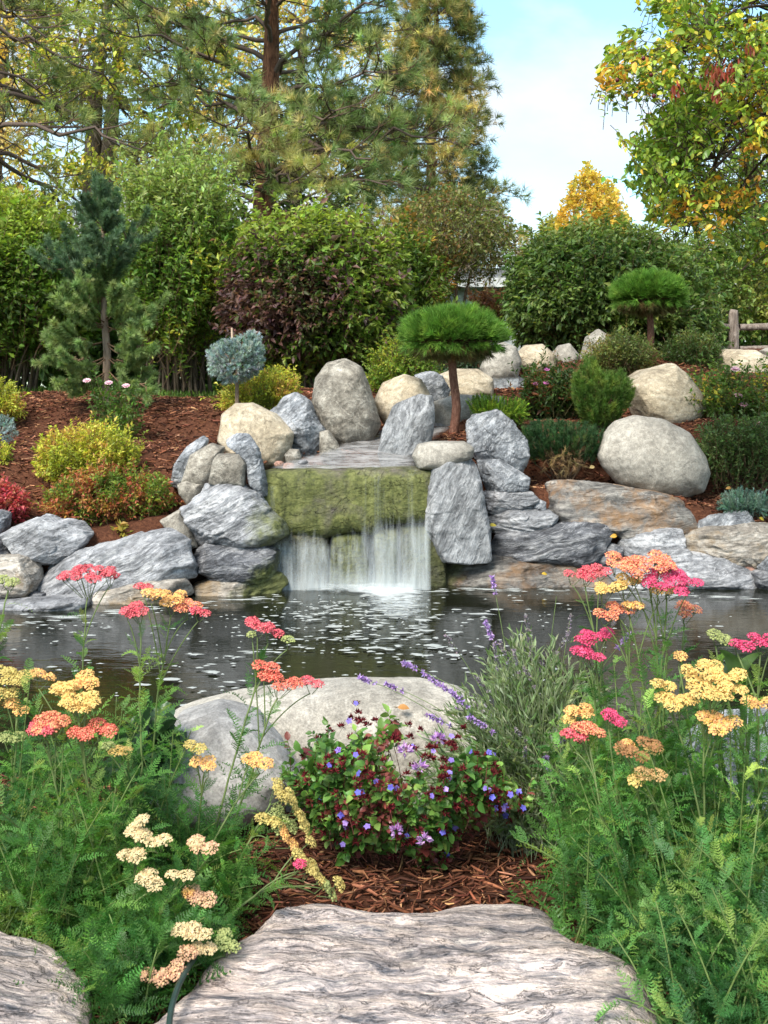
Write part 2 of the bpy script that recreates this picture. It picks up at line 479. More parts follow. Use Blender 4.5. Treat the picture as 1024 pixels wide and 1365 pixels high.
# ------------------------------------------------------------------ pond water
N = Nodes('pond_water')
co = N.coords((1, 1, 1), rand=False)
r1 = N.noise(N.n('Mapping', {'Vector': co, 'Scale': (2.2, 5.0, 1)}).outputs[0], 1.6, 4, .55, .5)
r2 = N.noise(N.n('Mapping', {'Vector': co, 'Scale': (5.0, 14.0, 1)}).outputs[0], 2.0, 3, .5)
N.b(Base_Color=(.011, .012, .007), Roughness=.05, IOR=1.33, Specular_IOR_Level=.5, Normal=N.bump(N.math('ADD', r1, N.math('MULTIPLY', r2, .3)), .14, .02))
M_WATER = N.mat
wx, wy = np.meshgrid(np.linspace(-6.2, 6.2, 60), np.linspace(3.0, 9.7, 40), indexing='ij')
i, j = np.meshgrid(np.arange(59), np.arange(39), indexing='ij')
q = i * 40 + j
struct(MB().add(np.stack([wx, wy, 0 * wx], -1).reshape(-1, 3), np.stack([q, q + 40, q + 41, q + 1], -1).reshape(-1, 4)).build('water', M_WATER))

# ------------------------------------------------------------------ rocks
def star(pts, nth, sm):
    """outline (pixels) -> centre and radius at nth angles"""
    pts = np.asarray(pts, float)
    x, y = pts[:, 0], pts[:, 1]
    x2, y2 = np.roll(x, -1), np.roll(y, -1)
    cr = x * y2 - x2 * y
    a = cr.sum() / 2
    c = A(((x + x2) * cr).sum() / (6 * a), ((y + y2) * cr).sum() / (6 * a))
    th = np.arange(nth) / nth * TAU
    d = np.stack([np.cos(th), np.sin(th)], -1)
    p, e = pts - c, np.roll(pts, -1, 0) - pts
    den = d[:, None, 0] * e[None, :, 1] - d[:, None, 1] * e[None, :, 0]
    den = np.where(np.abs(den) < 1e-9, 1e-9, den)
    t = (p[None, :, 0] * e[None, :, 1] - p[None, :, 1] * e[None, :, 0]) / den
    u = (p[None, :, 0] * d[:, None, 1] - p[None, :, 1] * d[:, None, 0]) / den
    r = np.where((u >= -1e-6) & (u <= 1 + 1e-6) & (t > 0), t, 0).max(1)
    if sm:
        k = np.arange(-8, 9)
        w = np.exp(-(k / sm) ** 2 / 2); w /= w.sum()
        r = sum(wi * np.roll(r, ki) for wi, ki in zip(w, k))
    return c, th, r
def displace(v, c, size, amp, seed, strat=None, strat_amp=0.0, chip=0.0):
    n = nz(v - c)
    q = v * (2.2 / size)
    d = amp * size * 2 * (fbm(q, seed, 4) - .5) + amp * .7 * size * (fbm(q * 5.5, seed + 9, 4) - .5) - amp * .8 * size * np.clip(.16 - np.abs(fbm(q * 1.7, seed + 21, 3) - .5), 0, 1) * 2.2
    if strat is not None and strat_amp:
        s = nz(A(*strat))
        w = v @ s + .12 * size * (fbm(q * .8, seed + 3, 2) - .5)
        d = d + strat_amp * size * (fbm(np.stack([w * 16 / size, q[:, 0] * .6, q[:, 1] * .6], -1), seed + 5, 3) - .5)
    if chip:
        for f_, a_ in ((1.1, 1.0), (2.6, .4)):
            t = 5.5 * fbm(q * f_ * A(.8, .8, 1.5), seed + 31, 3)
            fl = np.floor(t)
            d = d + chip * a_ * size * (fl + sstep(.72, .95, t - fl) - t) * .9
    return v + n * d[:, None]
def rock(label, pts, Y, D, mat, p=2.5, lean=.22, fac=2, amp=.02, seed=0, ext=8, name='rock', cat='rock', sm=1.0, moss=0, wet=0, strat=None, sa=0.0, res=(200, 72), build=True, depth_clip=.88, group=None):
    pts = np.array(pts, float)
    pts = pts.mean(0) + (pts - pts.mean(0)) * 1.035
    if ext:
        lo = pts[:, 1].max()
        h = lo - pts[:, 1].min()
        pts[:, 1] += ext * np.clip((pts[:, 1] - (lo - .22 * h)) / (.12 * h), 0, 1)
    c, th, r = star(pts, res[0], sm)
    k = Y / F
    t = np.linspace(-1, 1, res[1] + 2)[1:-1]
    g = np.cos(t * math.pi / 2) ** (2 / p)
    s = np.sign(t) * np.abs(np.sin(t * math.pi / 2)) ** (2 / p)
    Xl = r[:, None] * np.cos(th)[:, None] * g[None] * k
    Zl = -r[:, None] * np.sin(th)[:, None] * g[None] * k
    zr = Zl.max() - Zl.min()
    Yl = s[None] * D / 2 + lean * Zl * (D / max(zr, .05)) * .6
    v = np.stack([Xl, Yl, Zl], -1).reshape(-1, 3)
    pole = np.array([[0, -D / 2, 0], [0, D / 2, 0]])
    v = np.concatenate([v, pole])
    R = np.random.default_rng(seed + 100)
    ang_ = mat in (R_GNEISS, R_GNEISS_TILT, R_GNEISS_STEEP, R_DARK, R_BLUE, R_SAND, R_RUST)
    if ang_ and fac:
        fac += 4
        p = p * 1.25
    elif res[0] > 60:
        fac = max(0, fac - 2)
    c0 = pts.mean(0) * 0 + c
    for q in range(fac):
        n = nz(A(R.normal(0, .55), -abs(R.normal(.6, .35)), R.normal(.15, .55)))
        dd = v @ n
        lim = dd.max() * R.uniform(depth_clip - .12, depth_clip + .02)
        v = v - np.maximum(0, dd - lim)[:, None] * n * .9
    size = max(np.ptp(v[:, 0]), np.ptp(v[:, 2]))
    ctr = P(c[0], c[1], Y)
    v = displace(v + ctr, ctr, size, amp, seed, strat, sa, (.012 if mat is R_GNEISS_STEEP else .028) if ang_ else .005)
    nt, ns = res
    a, b = np.meshgrid(np.arange(nt), np.arange(ns - 1), indexing='ij')
    a2 = (a + 1) % nt
    f = np.stack([a * ns + b, a2 * ns + b, a2 * ns + b + 1, a * ns + b + 1], -1).reshape(-1, 4)
    al = np.arange(nt); al2 = (al + 1) % nt
    f1 = np.stack([al2 * ns, al * ns, np.full(nt, nt * ns)], -1)
    f2 = np.stack([al * ns + ns - 1, al2 * ns + ns - 1, np.full(nt, nt * ns + 1)], -1)
    z = v[:, 2]
    hh = (z - z.min()) / max(np.ptp(z), 1e-3)
    ms = np.clip(moss, 0, 1) + 0 * z if not callable(moss) else moss(v, hh)
    ww = np.clip(wet, 0, 1) + 0 * z if not callable(wet) else wet(v, hh)
    colr = np.stack([ms, ww, 0 * z], -1)
    mb = MB().add(v, f, colr)
    mb.F += [f1, f2]; mb.M += [np.zeros(nt, int)] * 2
    if not build:
        return mb
    base = A(ctr[0], ctr[1], z.min())
    return tag(mb.build(name, mat, origin=base), label, cat, group)

def slab(label, pts, z, th, mat, seed=0, amp=.012, name='stone_slab', cat='rock', sm=1.2, res=(170, 60), tilt=(0, 0)):
    """a flat-topped stone: outline given in pixels on the plane of its top"""
    pts = np.array(pts, float)
    pts[:, 1] -= 26 * np.clip((1330 - pts[:, 1]) / 60, 0, 1)
    Yp = (HC - z) * F / (pts[:, 1] - HY)
    xy = np.stack([(pts[:, 0] - CX) / F * Yp, Yp], -1)
    c, a_, r = star(xy, res[0], sm)
    t = np.linspace(-1, 1, res[1] + 2)[1:-1]
    t = np.sign(t) * (1 - (1 - np.abs(t)) ** 1.0)
    p = 7.0
    g = np.cos(t * math.pi / 2) ** (2 / p)
    s = np.sign(t) * np.abs(np.sin(t * math.pi / 2)) ** (2 / p)
    g = g * (1 + .10 * (1 - np.abs(s)) - .03)
    # even spacing of rings across the top
    X = r[:, None] * np.cos(a_)[:, None] * g[None]
    Yv = r[:, None] * np.sin(a_)[:, None] * g[None]
    Z = s[None] * th / 2 + 0 * X
    top_in = np.linspace(.93, .02, 34)
    v = np.stack([X, Yv, Z], -1)
    keep = np.argmax(t > .75)
    v = v[:, :keep]
    g0 = g[keep - 1]
    inner = np.stack([np.stack([r * np.cos(a_) * g0 * k, r * np.sin(a_) * g0 * k, np.full(len(a_), th / 2)], -1) for k in top_in], 1)
    v = np.concatenate([v, inner], 1)
    nt, ns = v.shape[:2]
    v = v.reshape(-1, 3)
    v = np.concatenate([v, [[0, 0, th / 2], [0, 0, -th / 2]]])
    v[:, 2] += tilt[0] * v[:, 0] + tilt[1] * v[:, 1]
    v += A(c[0], c[1], z - th / 2)
    q = v * 3.2
    up = np.clip((v[:, 2] - (z - th * .7)) / (th * .5), 0, 1)
    dz = amp * 5 * (fbm(q * A(.8, 1.6, 1), seed, 3) - .5) + amp * 2.2 * (fbm(q * A(2, 9, 1) + fbm(q, seed + 4, 2)[:, None] * 2, seed + 1, 3) - .5) + amp * .5 * (fbm(q * 9, seed + 2, 3) - .5)
    v[:, 2] += dz * up
    dr = fbm(np.stack([q[:, 0] * 2, q[:, 1] * 2, v[:, 2] * 22], -1), seed + 7, 3) - .5
    dirn = v[:, :2] - c
    dirn = dirn / np.maximum(np.linalg.norm(dirn, axis=1, keepdims=True), .05)
    v[:, :2] += dirn * (dr * .04)[:, None] * np.clip(np.linalg.norm(v[:, :2] - c, axis=1) / .2, 0, 1)[:, None]
    a, b = np.meshgrid(np.arange(nt), np.arange(ns - 1), indexing='ij')
    a2 = (a + 1) % nt
    f = np.stack([a * ns + b, a2 * ns + b, a2 * ns + b + 1, a * ns + b + 1], -1).reshape(-1, 4)
    al = np.arange(nt); al2 = (al + 1) % nt
    mb = MB().add(v, f, (0, 0, 0))
    mb.F += [np.stack([al * ns + ns - 1, al2 * ns + ns - 1, np.full(nt, nt * ns)], -1), np.stack([al2 * ns, al * ns, np.full(nt, nt * ns + 1)], -1)]
    mb.M += [np.zeros(nt, int)] * 2
    return tag(mb.build(name, mat, origin=A(c[0], c[1], z - th)), label, cat)

def TA(*p): return [(x / 2.56, 450 + y / 2.56) for x, y in p]
def TB(*p): return [(220 + x / 2.1333, 440 + y / 2.1333) for x, y in p]
def TC(*p): return [(560 + x / 2.2069, 440 + y / 2.2069) for x, y in p]

HOR, STEEP = (.12, 0, 1), (1, 0, .35)
# left bank, from the water up
rock('pale flat stone lying at the waterline left of the pond', TA((-60, 908), (120, 893), (290, 884), (310, 905), (290, 925), (0, 945), (-60, 945)), 8.2, .5, R_GNEISS, 4, .1, 1, .015, 1, 14, wet=.3)
rock('small dark wedge stone between the tan block and the long grey slab', TA((70, 905), (110, 868), (155, 872), (145, 905)), 8.45, .25, R_DARK, 3, .1, 2, .02, 2)
rock('tan block with golden stains at the left edge of the pond', TA((-60, 742), (60, 742), (110, 755), (128, 790), (142, 855), (60, 892), (-60, 895)), 8.55, .5, R_SAND, 3.6, .15, 3, .015, 3, 10, strat=HOR, sa=.03)
rock('low tan ledge stone under the long grey slab by the water', TA((270, 905), (330, 862), (420, 840), (560, 822), (630, 828), (668, 885), (500, 905), (300, 922)), 8.45, .45, R_SAND, 3.5, .2, 2, .015, 4, 12, strat=HOR, sa=.05)
rock('long blue grey slab with a square right end, left of the falls', TA((128, 800), (200, 755), (300, 715), (430, 680), (560, 655), (630, 678), (652, 740), (672, 820), (600, 832), (420, 855), (250, 885), (160, 888), (135, 850)), 8.62, .5, R_GNEISS_TILT, 3.4, .3, 3, .014, 5, 10, strat=(.3, 0, 1), sa=.03)
rock('pointed grey boulder at far left resting above the tan block', TA((3, 672), (60, 640), (150, 605), (200, 622), (290, 625), (314, 660), (300, 702), (230, 745), (150, 762), (90, 748), (40, 712)), 8.75, .5, R_GNEISS_TILT, 3, .3, 3, .015, 6, 8, strat=(.25, 0, 1), sa=.035)
rock('small dark stone tucked under the pointed grey boulder', TA((-50, 690), (10, 690), (50, 745), (-50, 745)), 8.72, .3, R_DARK, 3, .1, 2, .02, 7)
rock('grey stone cut by the left edge of the photo', TA((-70, 600), (0, 588), (28, 600), (25, 645), (0, 675), (-70, 680)), 9.0, .4, R_BLUE, 2.8, .2, 2, .02, 8)
rock('mossy bottom stone at the foot of the left stack', TA((660, 842), (720, 820), (860, 808), (960, 803), (982, 840), (940, 868), (800, 882), (680, 882)), 8.78, .5, R_SAND, 3, .15, 2, .015, 9, 14, moss=lambda v, h: sstep(-1.28 - .1, -1.0 + .1, v[:, 0] + .45 * (fbm(v * 6, 4, 3) - .5) - .25 * (h - .4)) * .75, wet=.4)
rock('dark horizontal stone between the triangular boulder and the mossy bottom stone', TA((650, 712), (680, 700), (760, 698), (900, 702), (972, 738), (975, 775), (900, 818), (760, 815), (670, 792)), 8.85, .55, R_DARK, 2.8, .2, 2, .016, 10, 8, moss=lambda v, h: sstep(-1.1 - .1, -.85 + .1, v[:, 0] + .45 * (fbm(v * 6, 4, 3) - .5) - .25 * (h - .4)) * .62, strat=HOR, sa=.03)
rock('big triangular grey boulder beside the falls with a mossy right tip', TA((618, 582), (690, 530), (700, 500), (790, 486), (850, 510), (910, 570), (975, 632), (983, 662), (900, 692), (750, 700), (680, 692), (645, 640)), 8.95, .6, R_GNEISS_TILT, 2.8, .35, 3, .016, 11, 8, moss=lambda v, h: sstep(-1.1 - .1, -.88 + .1, v[:, 0] + .45 * (fbm(v * 6, 4, 3) - .5) - .25 * (h - .4)) * .6, strat=(-.4, 0, 1), sa=.035)
rock('small tan grey stone left of the triangular boulder', TA((550, 622), (620, 583), (660, 650), (680, 692), (640, 698), (580, 662)), 9.0, .35, R_GREYTAN, 3, .2, 2, .02, 12)
rock('squat grey stone under the leaning slab group', TA((608, 500), (640, 485), (690, 498), (692, 532), (650, 557), (615, 532)), 9.2, .3, R_GREYTAN, 2.6, .2, 2, .02, 13)
rock('block with a flat pale face standing left of the waterfall', TA((716, 482), (730, 420), (745, 398), (820, 396), (842, 430), (836, 490), (760, 487)), 9.0, .3, R_GREYTAN, 4, .2, 3, .012, 14, 6)
rock('rounded speckled stone behind the flat faced block', TA((622, 482), (650, 400), (720, 360), (765, 375), (750, 440), (720, 480), (700, 502), (660, 502)), 9.3, .35, R_GREYTAN, 2.6, .25, 2, .016, 15, 8)
rock('tall blue grey slab leaning right beside the waterfall lip', TA((763, 345), (800, 325), (850, 330), (885, 380), (900, 440), (921, 515), (890, 527), (850, 492), (840, 430), (810, 390), (780, 372)), 9.04, .25, R_BLUE, 3.2, .2, 2, .012, 16, 8)
rock('dark blue grey stone leaning at the left end of the boulder row', TA((583, 500), (600, 430), (640, 370), (690, 336), (712, 350), (690, 400), (650, 440), (630, 490), (610, 522)), 9.45, .3, R_BLUE, 3, .2, 2, .015, 17, 8)
rock('cream boulder behind the leaning slab', TA((748, 355), (760, 265), (800, 228), (860, 226), (940, 262), (1002, 325), (992, 380), (960, 422), (900, 432), (820, 422), (770, 382)), 9.85, .6, R_TAN, 2.5, .3, 3, .018, 18, 8)
rock('little round brown stone at the edge of the stream', TA((972, 400), (990, 380), (1020, 382), (1030, 410), (1010, 428), (980, 425)), 9.55, .18, R_GREYTAN, 2.2, .1, 0, .02, 19, 4)
for x, y, w, s in ((385, 622, 20, 20), (404, 617, 16, 21), (372, 618, 14, 22)):
    rock({20: 'flat orange brown pebble at the left end of the falls lip', 21: 'small dark pebble in front of the round brown stone', 22: 'rust coloured pebble beneath the leaning slab'}[s], [(x - w / 2, y), (x - w / 4, y - w / 4), (x + w / 4, y - w / 4), (x + w / 2, y), (x + w / 3, y + w / 5), (x - w / 3, y + w / 5)], 9.36, .12, R_DARK if s == 21 else R_RED, 2.3, .1, 0, .02, s, 2, name='pebble', cat='stone', res=(40, 16))
# round boulders along the stream
rock('blue grey boulder between the cream boulder and the tall boulder', TB((290, 240), (340, 190), (375, 176), (412, 200), (440, 262), (475, 305), (495, 340), (470, 360), (400, 362), (350, 332), (310, 300)), 10.1, .6, R_BLUE, 2.4, .25, 3, .015, 24, 8, wet=lambda v, h: sstep(.32, .0, h) * .8)
rock('small grey wedge at the foot of the tall boulder by the stream', TB((440, 290), (465, 285), (490, 318), (503, 342), (470, 358), (440, 350)), 9.95, .25, R_GREYTAN, 2.4, .2, 2, .02, 25, 6)
rock('tall egg shaped boulder above the waterfall', TB((418, 210), (430, 140), (460, 95), (513, 82), (560, 105), (590, 190), (613, 265), (590, 300), (520, 330), (480, 305), (440, 265)), 10.35, .7, R_GREYTAN, 2.3, .25, 2, .014, 26, 8, wet=lambda v, h: sstep(.2, .0, h) * .7)
rock('rounded boulder behind the upright gneiss rock', TB((593, 205), (620, 150), (680, 127), (728, 140), (757, 190), (745, 260), (650, 280), (605, 240)), 10.7, .6, R_TAN, 2.3, .2, 1, .015, 27, 8)
rock('upright grey gneiss rock in front of the stream', TB((606, 352), (620, 280), (650, 215), (720, 185), (762, 190), (767, 260), (752, 330), (732, 378), (680, 388), (620, 374)), 9.85, .4, R_GNEISS_STEEP, 3.2, .25, 3, .013, 28, 6, strat=STEEP, sa=.02)
rock('flat cream stone capping the pillar right of the falls', TB((703, 358), (720, 325), (760, 317), (850, 317), (878, 335), (872, 362), (790, 388), (720, 382)), 9.24, .45, R_PALE, 2.8, .3, 1, .012, 29, 5)
rock('tall pillar rock at the right side of the waterfall', TB((740, 530), (745, 450), (763, 390), (800, 363), (870, 358), (892, 400), (907, 480), (922, 560), (925, 632), (860, 638), (780, 632), (746, 605)), 9.12, .42, R_GNEISS_STEEP, 3.2, .25, 3, .013, 30, 10, strat=(.2, 0, 1), sa=.015)
rock('little grey stone left of the bonsai pine trunk', TB((708, 125), (740, 106), (790, 130), (812, 170), (800, 192), (760, 205), (735, 185)), 11.4, .35, R_BLUE, 2.5, .2, 2, .02, 31, 8)
rock('tan stone right of the bonsai pine trunk', TB((773, 130), (820, 110), (890, 111), (932, 140), (932, 178), (860, 190), (800, 185)), 11.8, .4, R_TAN, 2.5, .25, 1, .015, 32, 8)
rock('long pale flat boulder behind the bonsai pine trunk', TB((763, 205), (830, 182), (960, 188), (980, 230), (870, 265), (768, 266)), 11.1, .5, R_PALE, 2.6, .3, 1, .012, 33, 8)
# right bank
rock('blue grey pyramid rock below the gold juniper', TC((135, 275), (160, 245), (230, 231), (272, 265), (312, 320), (323, 370), (290, 408), (240, 395), (170, 382), (140, 340)), 9.85, .45, R_BLUE, 2.7, .3, 3, .014, 34, 8)
rock('low pointed grey stone under the pyramid rock', TC((168, 385), (240, 377), (285, 405), (335, 445), (310, 470), (200, 467), (178, 432)), 9.6, .4, R_BLUE, 2.8, .4, 3, .015, 35, 6)
rock('thin dark stone wedged under the low pointed stone', TC((188, 475), (260, 467), (330, 474), (352, 500), (320, 524), (200, 527)), 9.5, .4, R_GNEISS, 3, .2, 2, .015, 36, 6, strat=HOR, sa=.05)
rock('small grey stone left of the rust stained slab', TC((325, 505), (345, 495), (370, 505), (368, 528), (335, 528)), 9.5, .25, R_BLUE, 2.6, .2, 1, .02, 37, 5)
rock('thin pale banded stone lying right of the pillar', TC((198, 542), (260, 524), (380, 529), (414, 550), (412, 575), (300, 588), (213, 583)), 9.42, .42, R_GNEISS, 3.2, .2, 2, .015, 38, 6, strat=HOR, sa=.05)
rock('wide rust stained slab below the white boulder', TC((335, 470), (360, 450), (420, 441), (560, 449), (700, 474), (772, 500), (792, 545), (806, 590), (700, 604), (590, 604), (540, 580), (420, 570), (350, 525)), 9.55, .55, R_RUST, 3.2, .55, 2, .012, 39, 6, strat=HOR, sa=.03)
rock('long dark grey slab on the waterline ledge', TC((208, 630), (235, 590), (300, 569), (420, 564), (575, 564), (584, 590), (552, 642), (480, 678), (330, 664), (213, 664)), 9.3, .45, R_DARK, 3.2, .35, 3, .014, 40, 8, strat=HOR, sa=.03)
rock('broad brown ledge at the water right of the falls', TC((0, 725), (20, 668), (200, 663), (400, 670), (520, 690), (640, 700), (620, 745), (300, 752), (120, 752), (18, 745)), 9.28, .65, R_RUST, 4, .5, 2, .012, 41, 14, moss=lambda v, h: sstep(.75 - .1, .45 + .1, v[:, 0] + .45 * (fbm(v * 6, 4, 3) - .5) - .25 * (h - .4)) * .5, wet=.7, strat=HOR, sa=.03)
rock('little stone filling the gap between the dark slab and the grey stone', TC((508, 668), (560, 625), (602, 640), (585, 685), (520, 693)), 9.32, .25, R_DARK, 2.8, .2, 2, .02, 42)
rock('grey oblong stone behind the coral yarrow heads', TC((578, 642), (600, 600), (700, 579), (772, 584), (778, 637), (690, 653), (600, 658)), 9.35, .4, R_GNEISS, 3, .3, 2, .015, 43, 7, strat=HOR, sa=.03)
rock('tan stone with orange stains at the right edge of the wall', TC((773, 612), (850, 579), (960, 569), (1080, 570), (1080, 650), (990, 678), (880, 673), (780, 653)), 9.3, .5, R_SAND, 3.2, .3, 2, .014, 44, 8, strat=HOR, sa=.03)
rock('wide grey stone dipping into the water at the right', TC((545, 705), (690, 640), (780, 643), (890, 670), (977, 710), (980, 752), (800, 758), (600, 763)), 9.12, .5, R_GNEISS, 3.2, .4, 2, .014, 45, 14, strat=HOR, sa=.03)
rock('small reddish stone in the right hand wall', TC((915, 692), (940, 672), (992, 685), (985, 707), (950, 708)), 9.2, .2, R_RED, 2.6, .2, 1, .02, 46, 5)
rock('grey stone at the right photo edge above the waterline', TC((985, 695), (1024, 640), (1090, 640), (1090, 710), (1000, 712)), 9.15, .35, R_BLUE, 2.8, .2, 2, .02, 47, 6)
rock('dark stone at the right photo edge in the water', TC((972, 712), (1024, 703), (1090, 706), (1090, 750), (985, 748)), 9.05, .4, R_DARK, 3, .2, 2, .02, 48, 14)
rock('slim grey stone below the blue juniper', TC((806, 562), (850, 545), (960, 529), (988, 570), (900, 587), (813, 587)), 9.5, .35, R_BLUE, 3, .3, 2, .015, 49, 7)
rock('largest smooth white boulder on the right bank', TC((525, 370), (545, 310), (580, 270), (640, 254), (720, 264), (790, 300), (832, 370), (844, 420), (820, 457), (750, 478), (650, 468), (580, 442), (538, 402)), 9.95, .8, R_PALE, 2.2, .25, 1, .012, 50, 8)
rock('big cream boulder with a rough lower face, above the white boulder', TC((595, 155), (650, 120), (740, 97), (782, 130), (822, 190), (828, 235), (790, 264), (720, 275), (630, 245), (605, 205)), 11.3, .9, R_TAN, 2.5, .35, 3, .018, 51, 10)
rock('tan boulder by the fence at the right edge', TC((853, 125), (870, 75), (900, 56), (980, 59), (1030, 90), (1040, 160), (920, 168), (860, 150)), 13.1, .9, R_TAN, 2.5, .25, 1, .016, 52, 10)
rock('small white stone cut by the right photo edge', TC((1005, 60), (1024, 52), (1075, 70), (1075, 110), (1020, 105)), 13.8, .5, R_PALE, 2.5, .2, 1, .016, 53, 10)
rock('whitest boulder of the row behind the upper fall', TC((178, 112), (200, 60), (240, 34), (282, 50), (297, 95), (282, 132), (220, 145), (188, 137)), 12.5, .6, R_PALE, 2.3, .25, 1, .014, 54, 8)
rock('middle boulder of the row behind the upper fall', TC((278, 75), (310, 45), (360, 41), (397, 75), (397, 112), (330, 128), (290, 108)), 12.9, .6, R_TAN, 2.3, .25, 1, .014, 55, 8)
rock('smallest boulder of the row behind the upper fall', TC((385, 72), (410, 45), (440, 39), (467, 75), (462, 104), (400, 108)), 13.1, .5, R_PALE, 2.3, .25, 1, .014, 56, 8)
rock('speckled boulder half hidden by the cotoneaster', TC((468, 78), (490, 20), (525, -2), (562, 20), (565, 72), (520, 84)), 13.3, .6, R_PALE, 2.3, .2, 1, .02, 57, 8)
# near bank
rock('long pale boulder at the near edge of the pond behind the purple flowers', [(222, 975), (232, 955), (300, 935), (390, 922), (450, 917), (560, 917), (615, 928), (650, 950), (672, 1000), (640, 1075), (500, 1100), (330, 1100), (240, 1060)], 3.45, .42, R_PALE, 3.2, .35, 2, .01, 60, 6)
rock('rounded grey white boulder in front of the long pale boulder', [(200, 1040), (212, 990), (240, 955), (290, 942), (340, 955), (372, 990), (397, 1030), (375, 1062), (320, 1084), (240, 1078), (205, 1062)], 3.08, .34, R_SMOOTH, 2.4, .3, 1, .012, 61, 10)
rock('grey rock half hidden behind the right hand yarrow', [(905, 1030), (930, 985), (980, 960), (1060, 950), (1100, 1000), (1090, 1080), (930, 1080)], 3.0, .4, R_BLUE, 2.6, .3, 2, .015, 62, 6)
slab('broad pink and grey banded step stone in the foreground', [(150, 1392), (215, 1330), (270, 1300), (315, 1262), (355, 1232), (400, 1212), (440, 1212), (500, 1219), (560, 1223), (600, 1220), (640, 1212), (690, 1211), (735, 1222), (745, 1255), (800, 1268), (858, 1288), (872, 1365), (890, 1480), (500, 1560), (190, 1500)], .43, .17, R_SLAB, 3)
slab('pale foreground rock with a pink seam in the bottom left corner', [(-170, 1275), (-60, 1262), (0, 1262), (70, 1272), (112, 1292), (128, 1325), (142, 1390), (100, 1470), (-170, 1480)], .44, .16, R_SLAB, 8, tilt=(-.12, 0))

# ------------------------------------------------------------------ foliage builders
def in_poly(px, py, poly):
    r = np.zeros(px.shape, bool)
    q = np.asarray(poly, float)
    for (x1, y1), (x2, y2) in zip(q, np.roll(q, -1, 0)):
        c = ((y1 > py) != (y2 > py))
        r ^= c & (px < (x2 - x1) * (py - y1) / (y2 - y1 + 1e-12) + x1)
    return r
def edge_dist(px, py, poly):
    q = np.asarray(poly, float)
    best = np.full(px.shape, 1e9)
    for a, b in zip(q, np.roll(q, -1, 0)):
        e = b - a
        t = np.clip(((px - a[0]) * e[0] + (py - a[1]) * e[1]) / (e @ e + 1e-9), 0, 1)
        best = np.minimum(best, np.hypot(px - a[0] - t * e[0], py - a[1] - t * e[1]))
    return best
def crown_points(poly, Y, D, n, front=.68, shell=.35, rough=.0, seed=0):
    """points through the rounded volume whose outline is poly, most of them near its skin; and the outward directions"""
    q = np.asarray(poly, float)
    lo, hi = q.min(0), q.max(0)
    px, py = np.empty(0), np.empty(0)
    while len(px) < n:
        a, b = U(lo[0], hi[0], 3 * n), U(lo[1], hi[1], 3 * n)
        k = in_poly(a, b, poly)
        if rough:
            k &= fbm(np.stack([a * .022, b * .022, 0 * a], -1), seed, 3) > rough
        px, py = np.concatenate([px, a[k]])[:n], np.concatenate([py, b[k]])[:n]
    e = edge_dist(px, py, poly)
    e = np.clip(e / (.9 * e.max()), 0, 1)
    half = D / 2 * np.sqrt(np.clip(1 - (1 - e) ** 2, 0, 1))
    s = np.where(rng.random(n) < front, -1, 1) * rng.random(n) ** shell
    Yp = Y + s * half
    pts = PV(px, py, Yp)
    c = PV(np.array([(lo[0] + hi[0]) / 2]), np.array([lo[1] * .45 + hi[1] * .55]), Y)[0]
    dims = A((hi[0] - lo[0]) / F * Y, D, (hi[1] - lo[1]) / F * Y) / 2
    return pts, nz((pts - c) / dims ** 2 * dims.min())

def palette_fn(pal, scale=1.6, jit=.2, top=None, z0=0, z1=1, seed=0):
    pal = np.asarray(pal, float)
    def fn(p):
        n = len(p)
        f = np.clip((fbm(p * scale, seed + 40, 3) - .5) * 2.2 + .5 + rng.normal(0, .2, n), 0, .999)
        cum = np.cumsum(pal[:, 3] / pal[:, 3].sum())
        c = pal[np.minimum(np.searchsorted(cum, f), len(pal) - 1), :3]
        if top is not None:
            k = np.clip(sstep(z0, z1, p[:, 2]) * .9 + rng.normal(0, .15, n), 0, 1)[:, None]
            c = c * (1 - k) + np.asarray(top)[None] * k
        return np.clip(A(1.28, 1.26, 1.1) * c * (1 + rng.normal(0, jit, (n, 1))) * (1 + rng.normal(0, .07, (n, 3))), .003, .85)
    return fn

def leafy(mbl, mbt, base, tip, nl, ll, lw, colfn, t0=.2, lift=.12, spread=1.0, droop=.25, shape=LEAF_D, twig_r=.004, twig_c=(.14, .09, .055), jl=.25):
    M = len(base)
    ln = np.linalg.norm(tip - base, axis=1)
    ctrl = (base + tip) / 2 + A(0, 0, 1) * (lift * ln)[:, None] + rvec(M) * (.08 * ln)[:, None]
    if mbt is not None:
        K = 4
        tubes(mbt, bez(base, ctrl, tip, K), twig_r * np.linspace(1, .35, K)[None], 3, twig_c)
    t = t0 + (1 - t0) * (np.arange(nl)[None] + rng.random((M, nl))) / nl
    T = t[..., None]
    pos = base[:, None] * (1 - T) ** 2 + ctrl[:, None] * 2 * T * (1 - T) + tip[:, None] * T * T
    tan = nz((ctrl - base)[:, None] * (1 - T) + (tip - ctrl)[:, None] * T)
    rad = nz(np.cross(tan, rvec(M * nl).reshape(M, nl, 3)))
    d = nz(tan * (.55 + .5 * T) + rad * spread - A(0, 0, 1) * droop)
    d = d.reshape(-1, 3)
    up = nz(A(0, 0, 1) * .8 + rvec(M * nl) * .75)
    p = pos.reshape(-1, 3)
    sc = np.exp(rng.normal(0, jl, M * nl))
    leaves(mbl, p, d, up, ll * sc, lw * sc, colfn(p), shape)

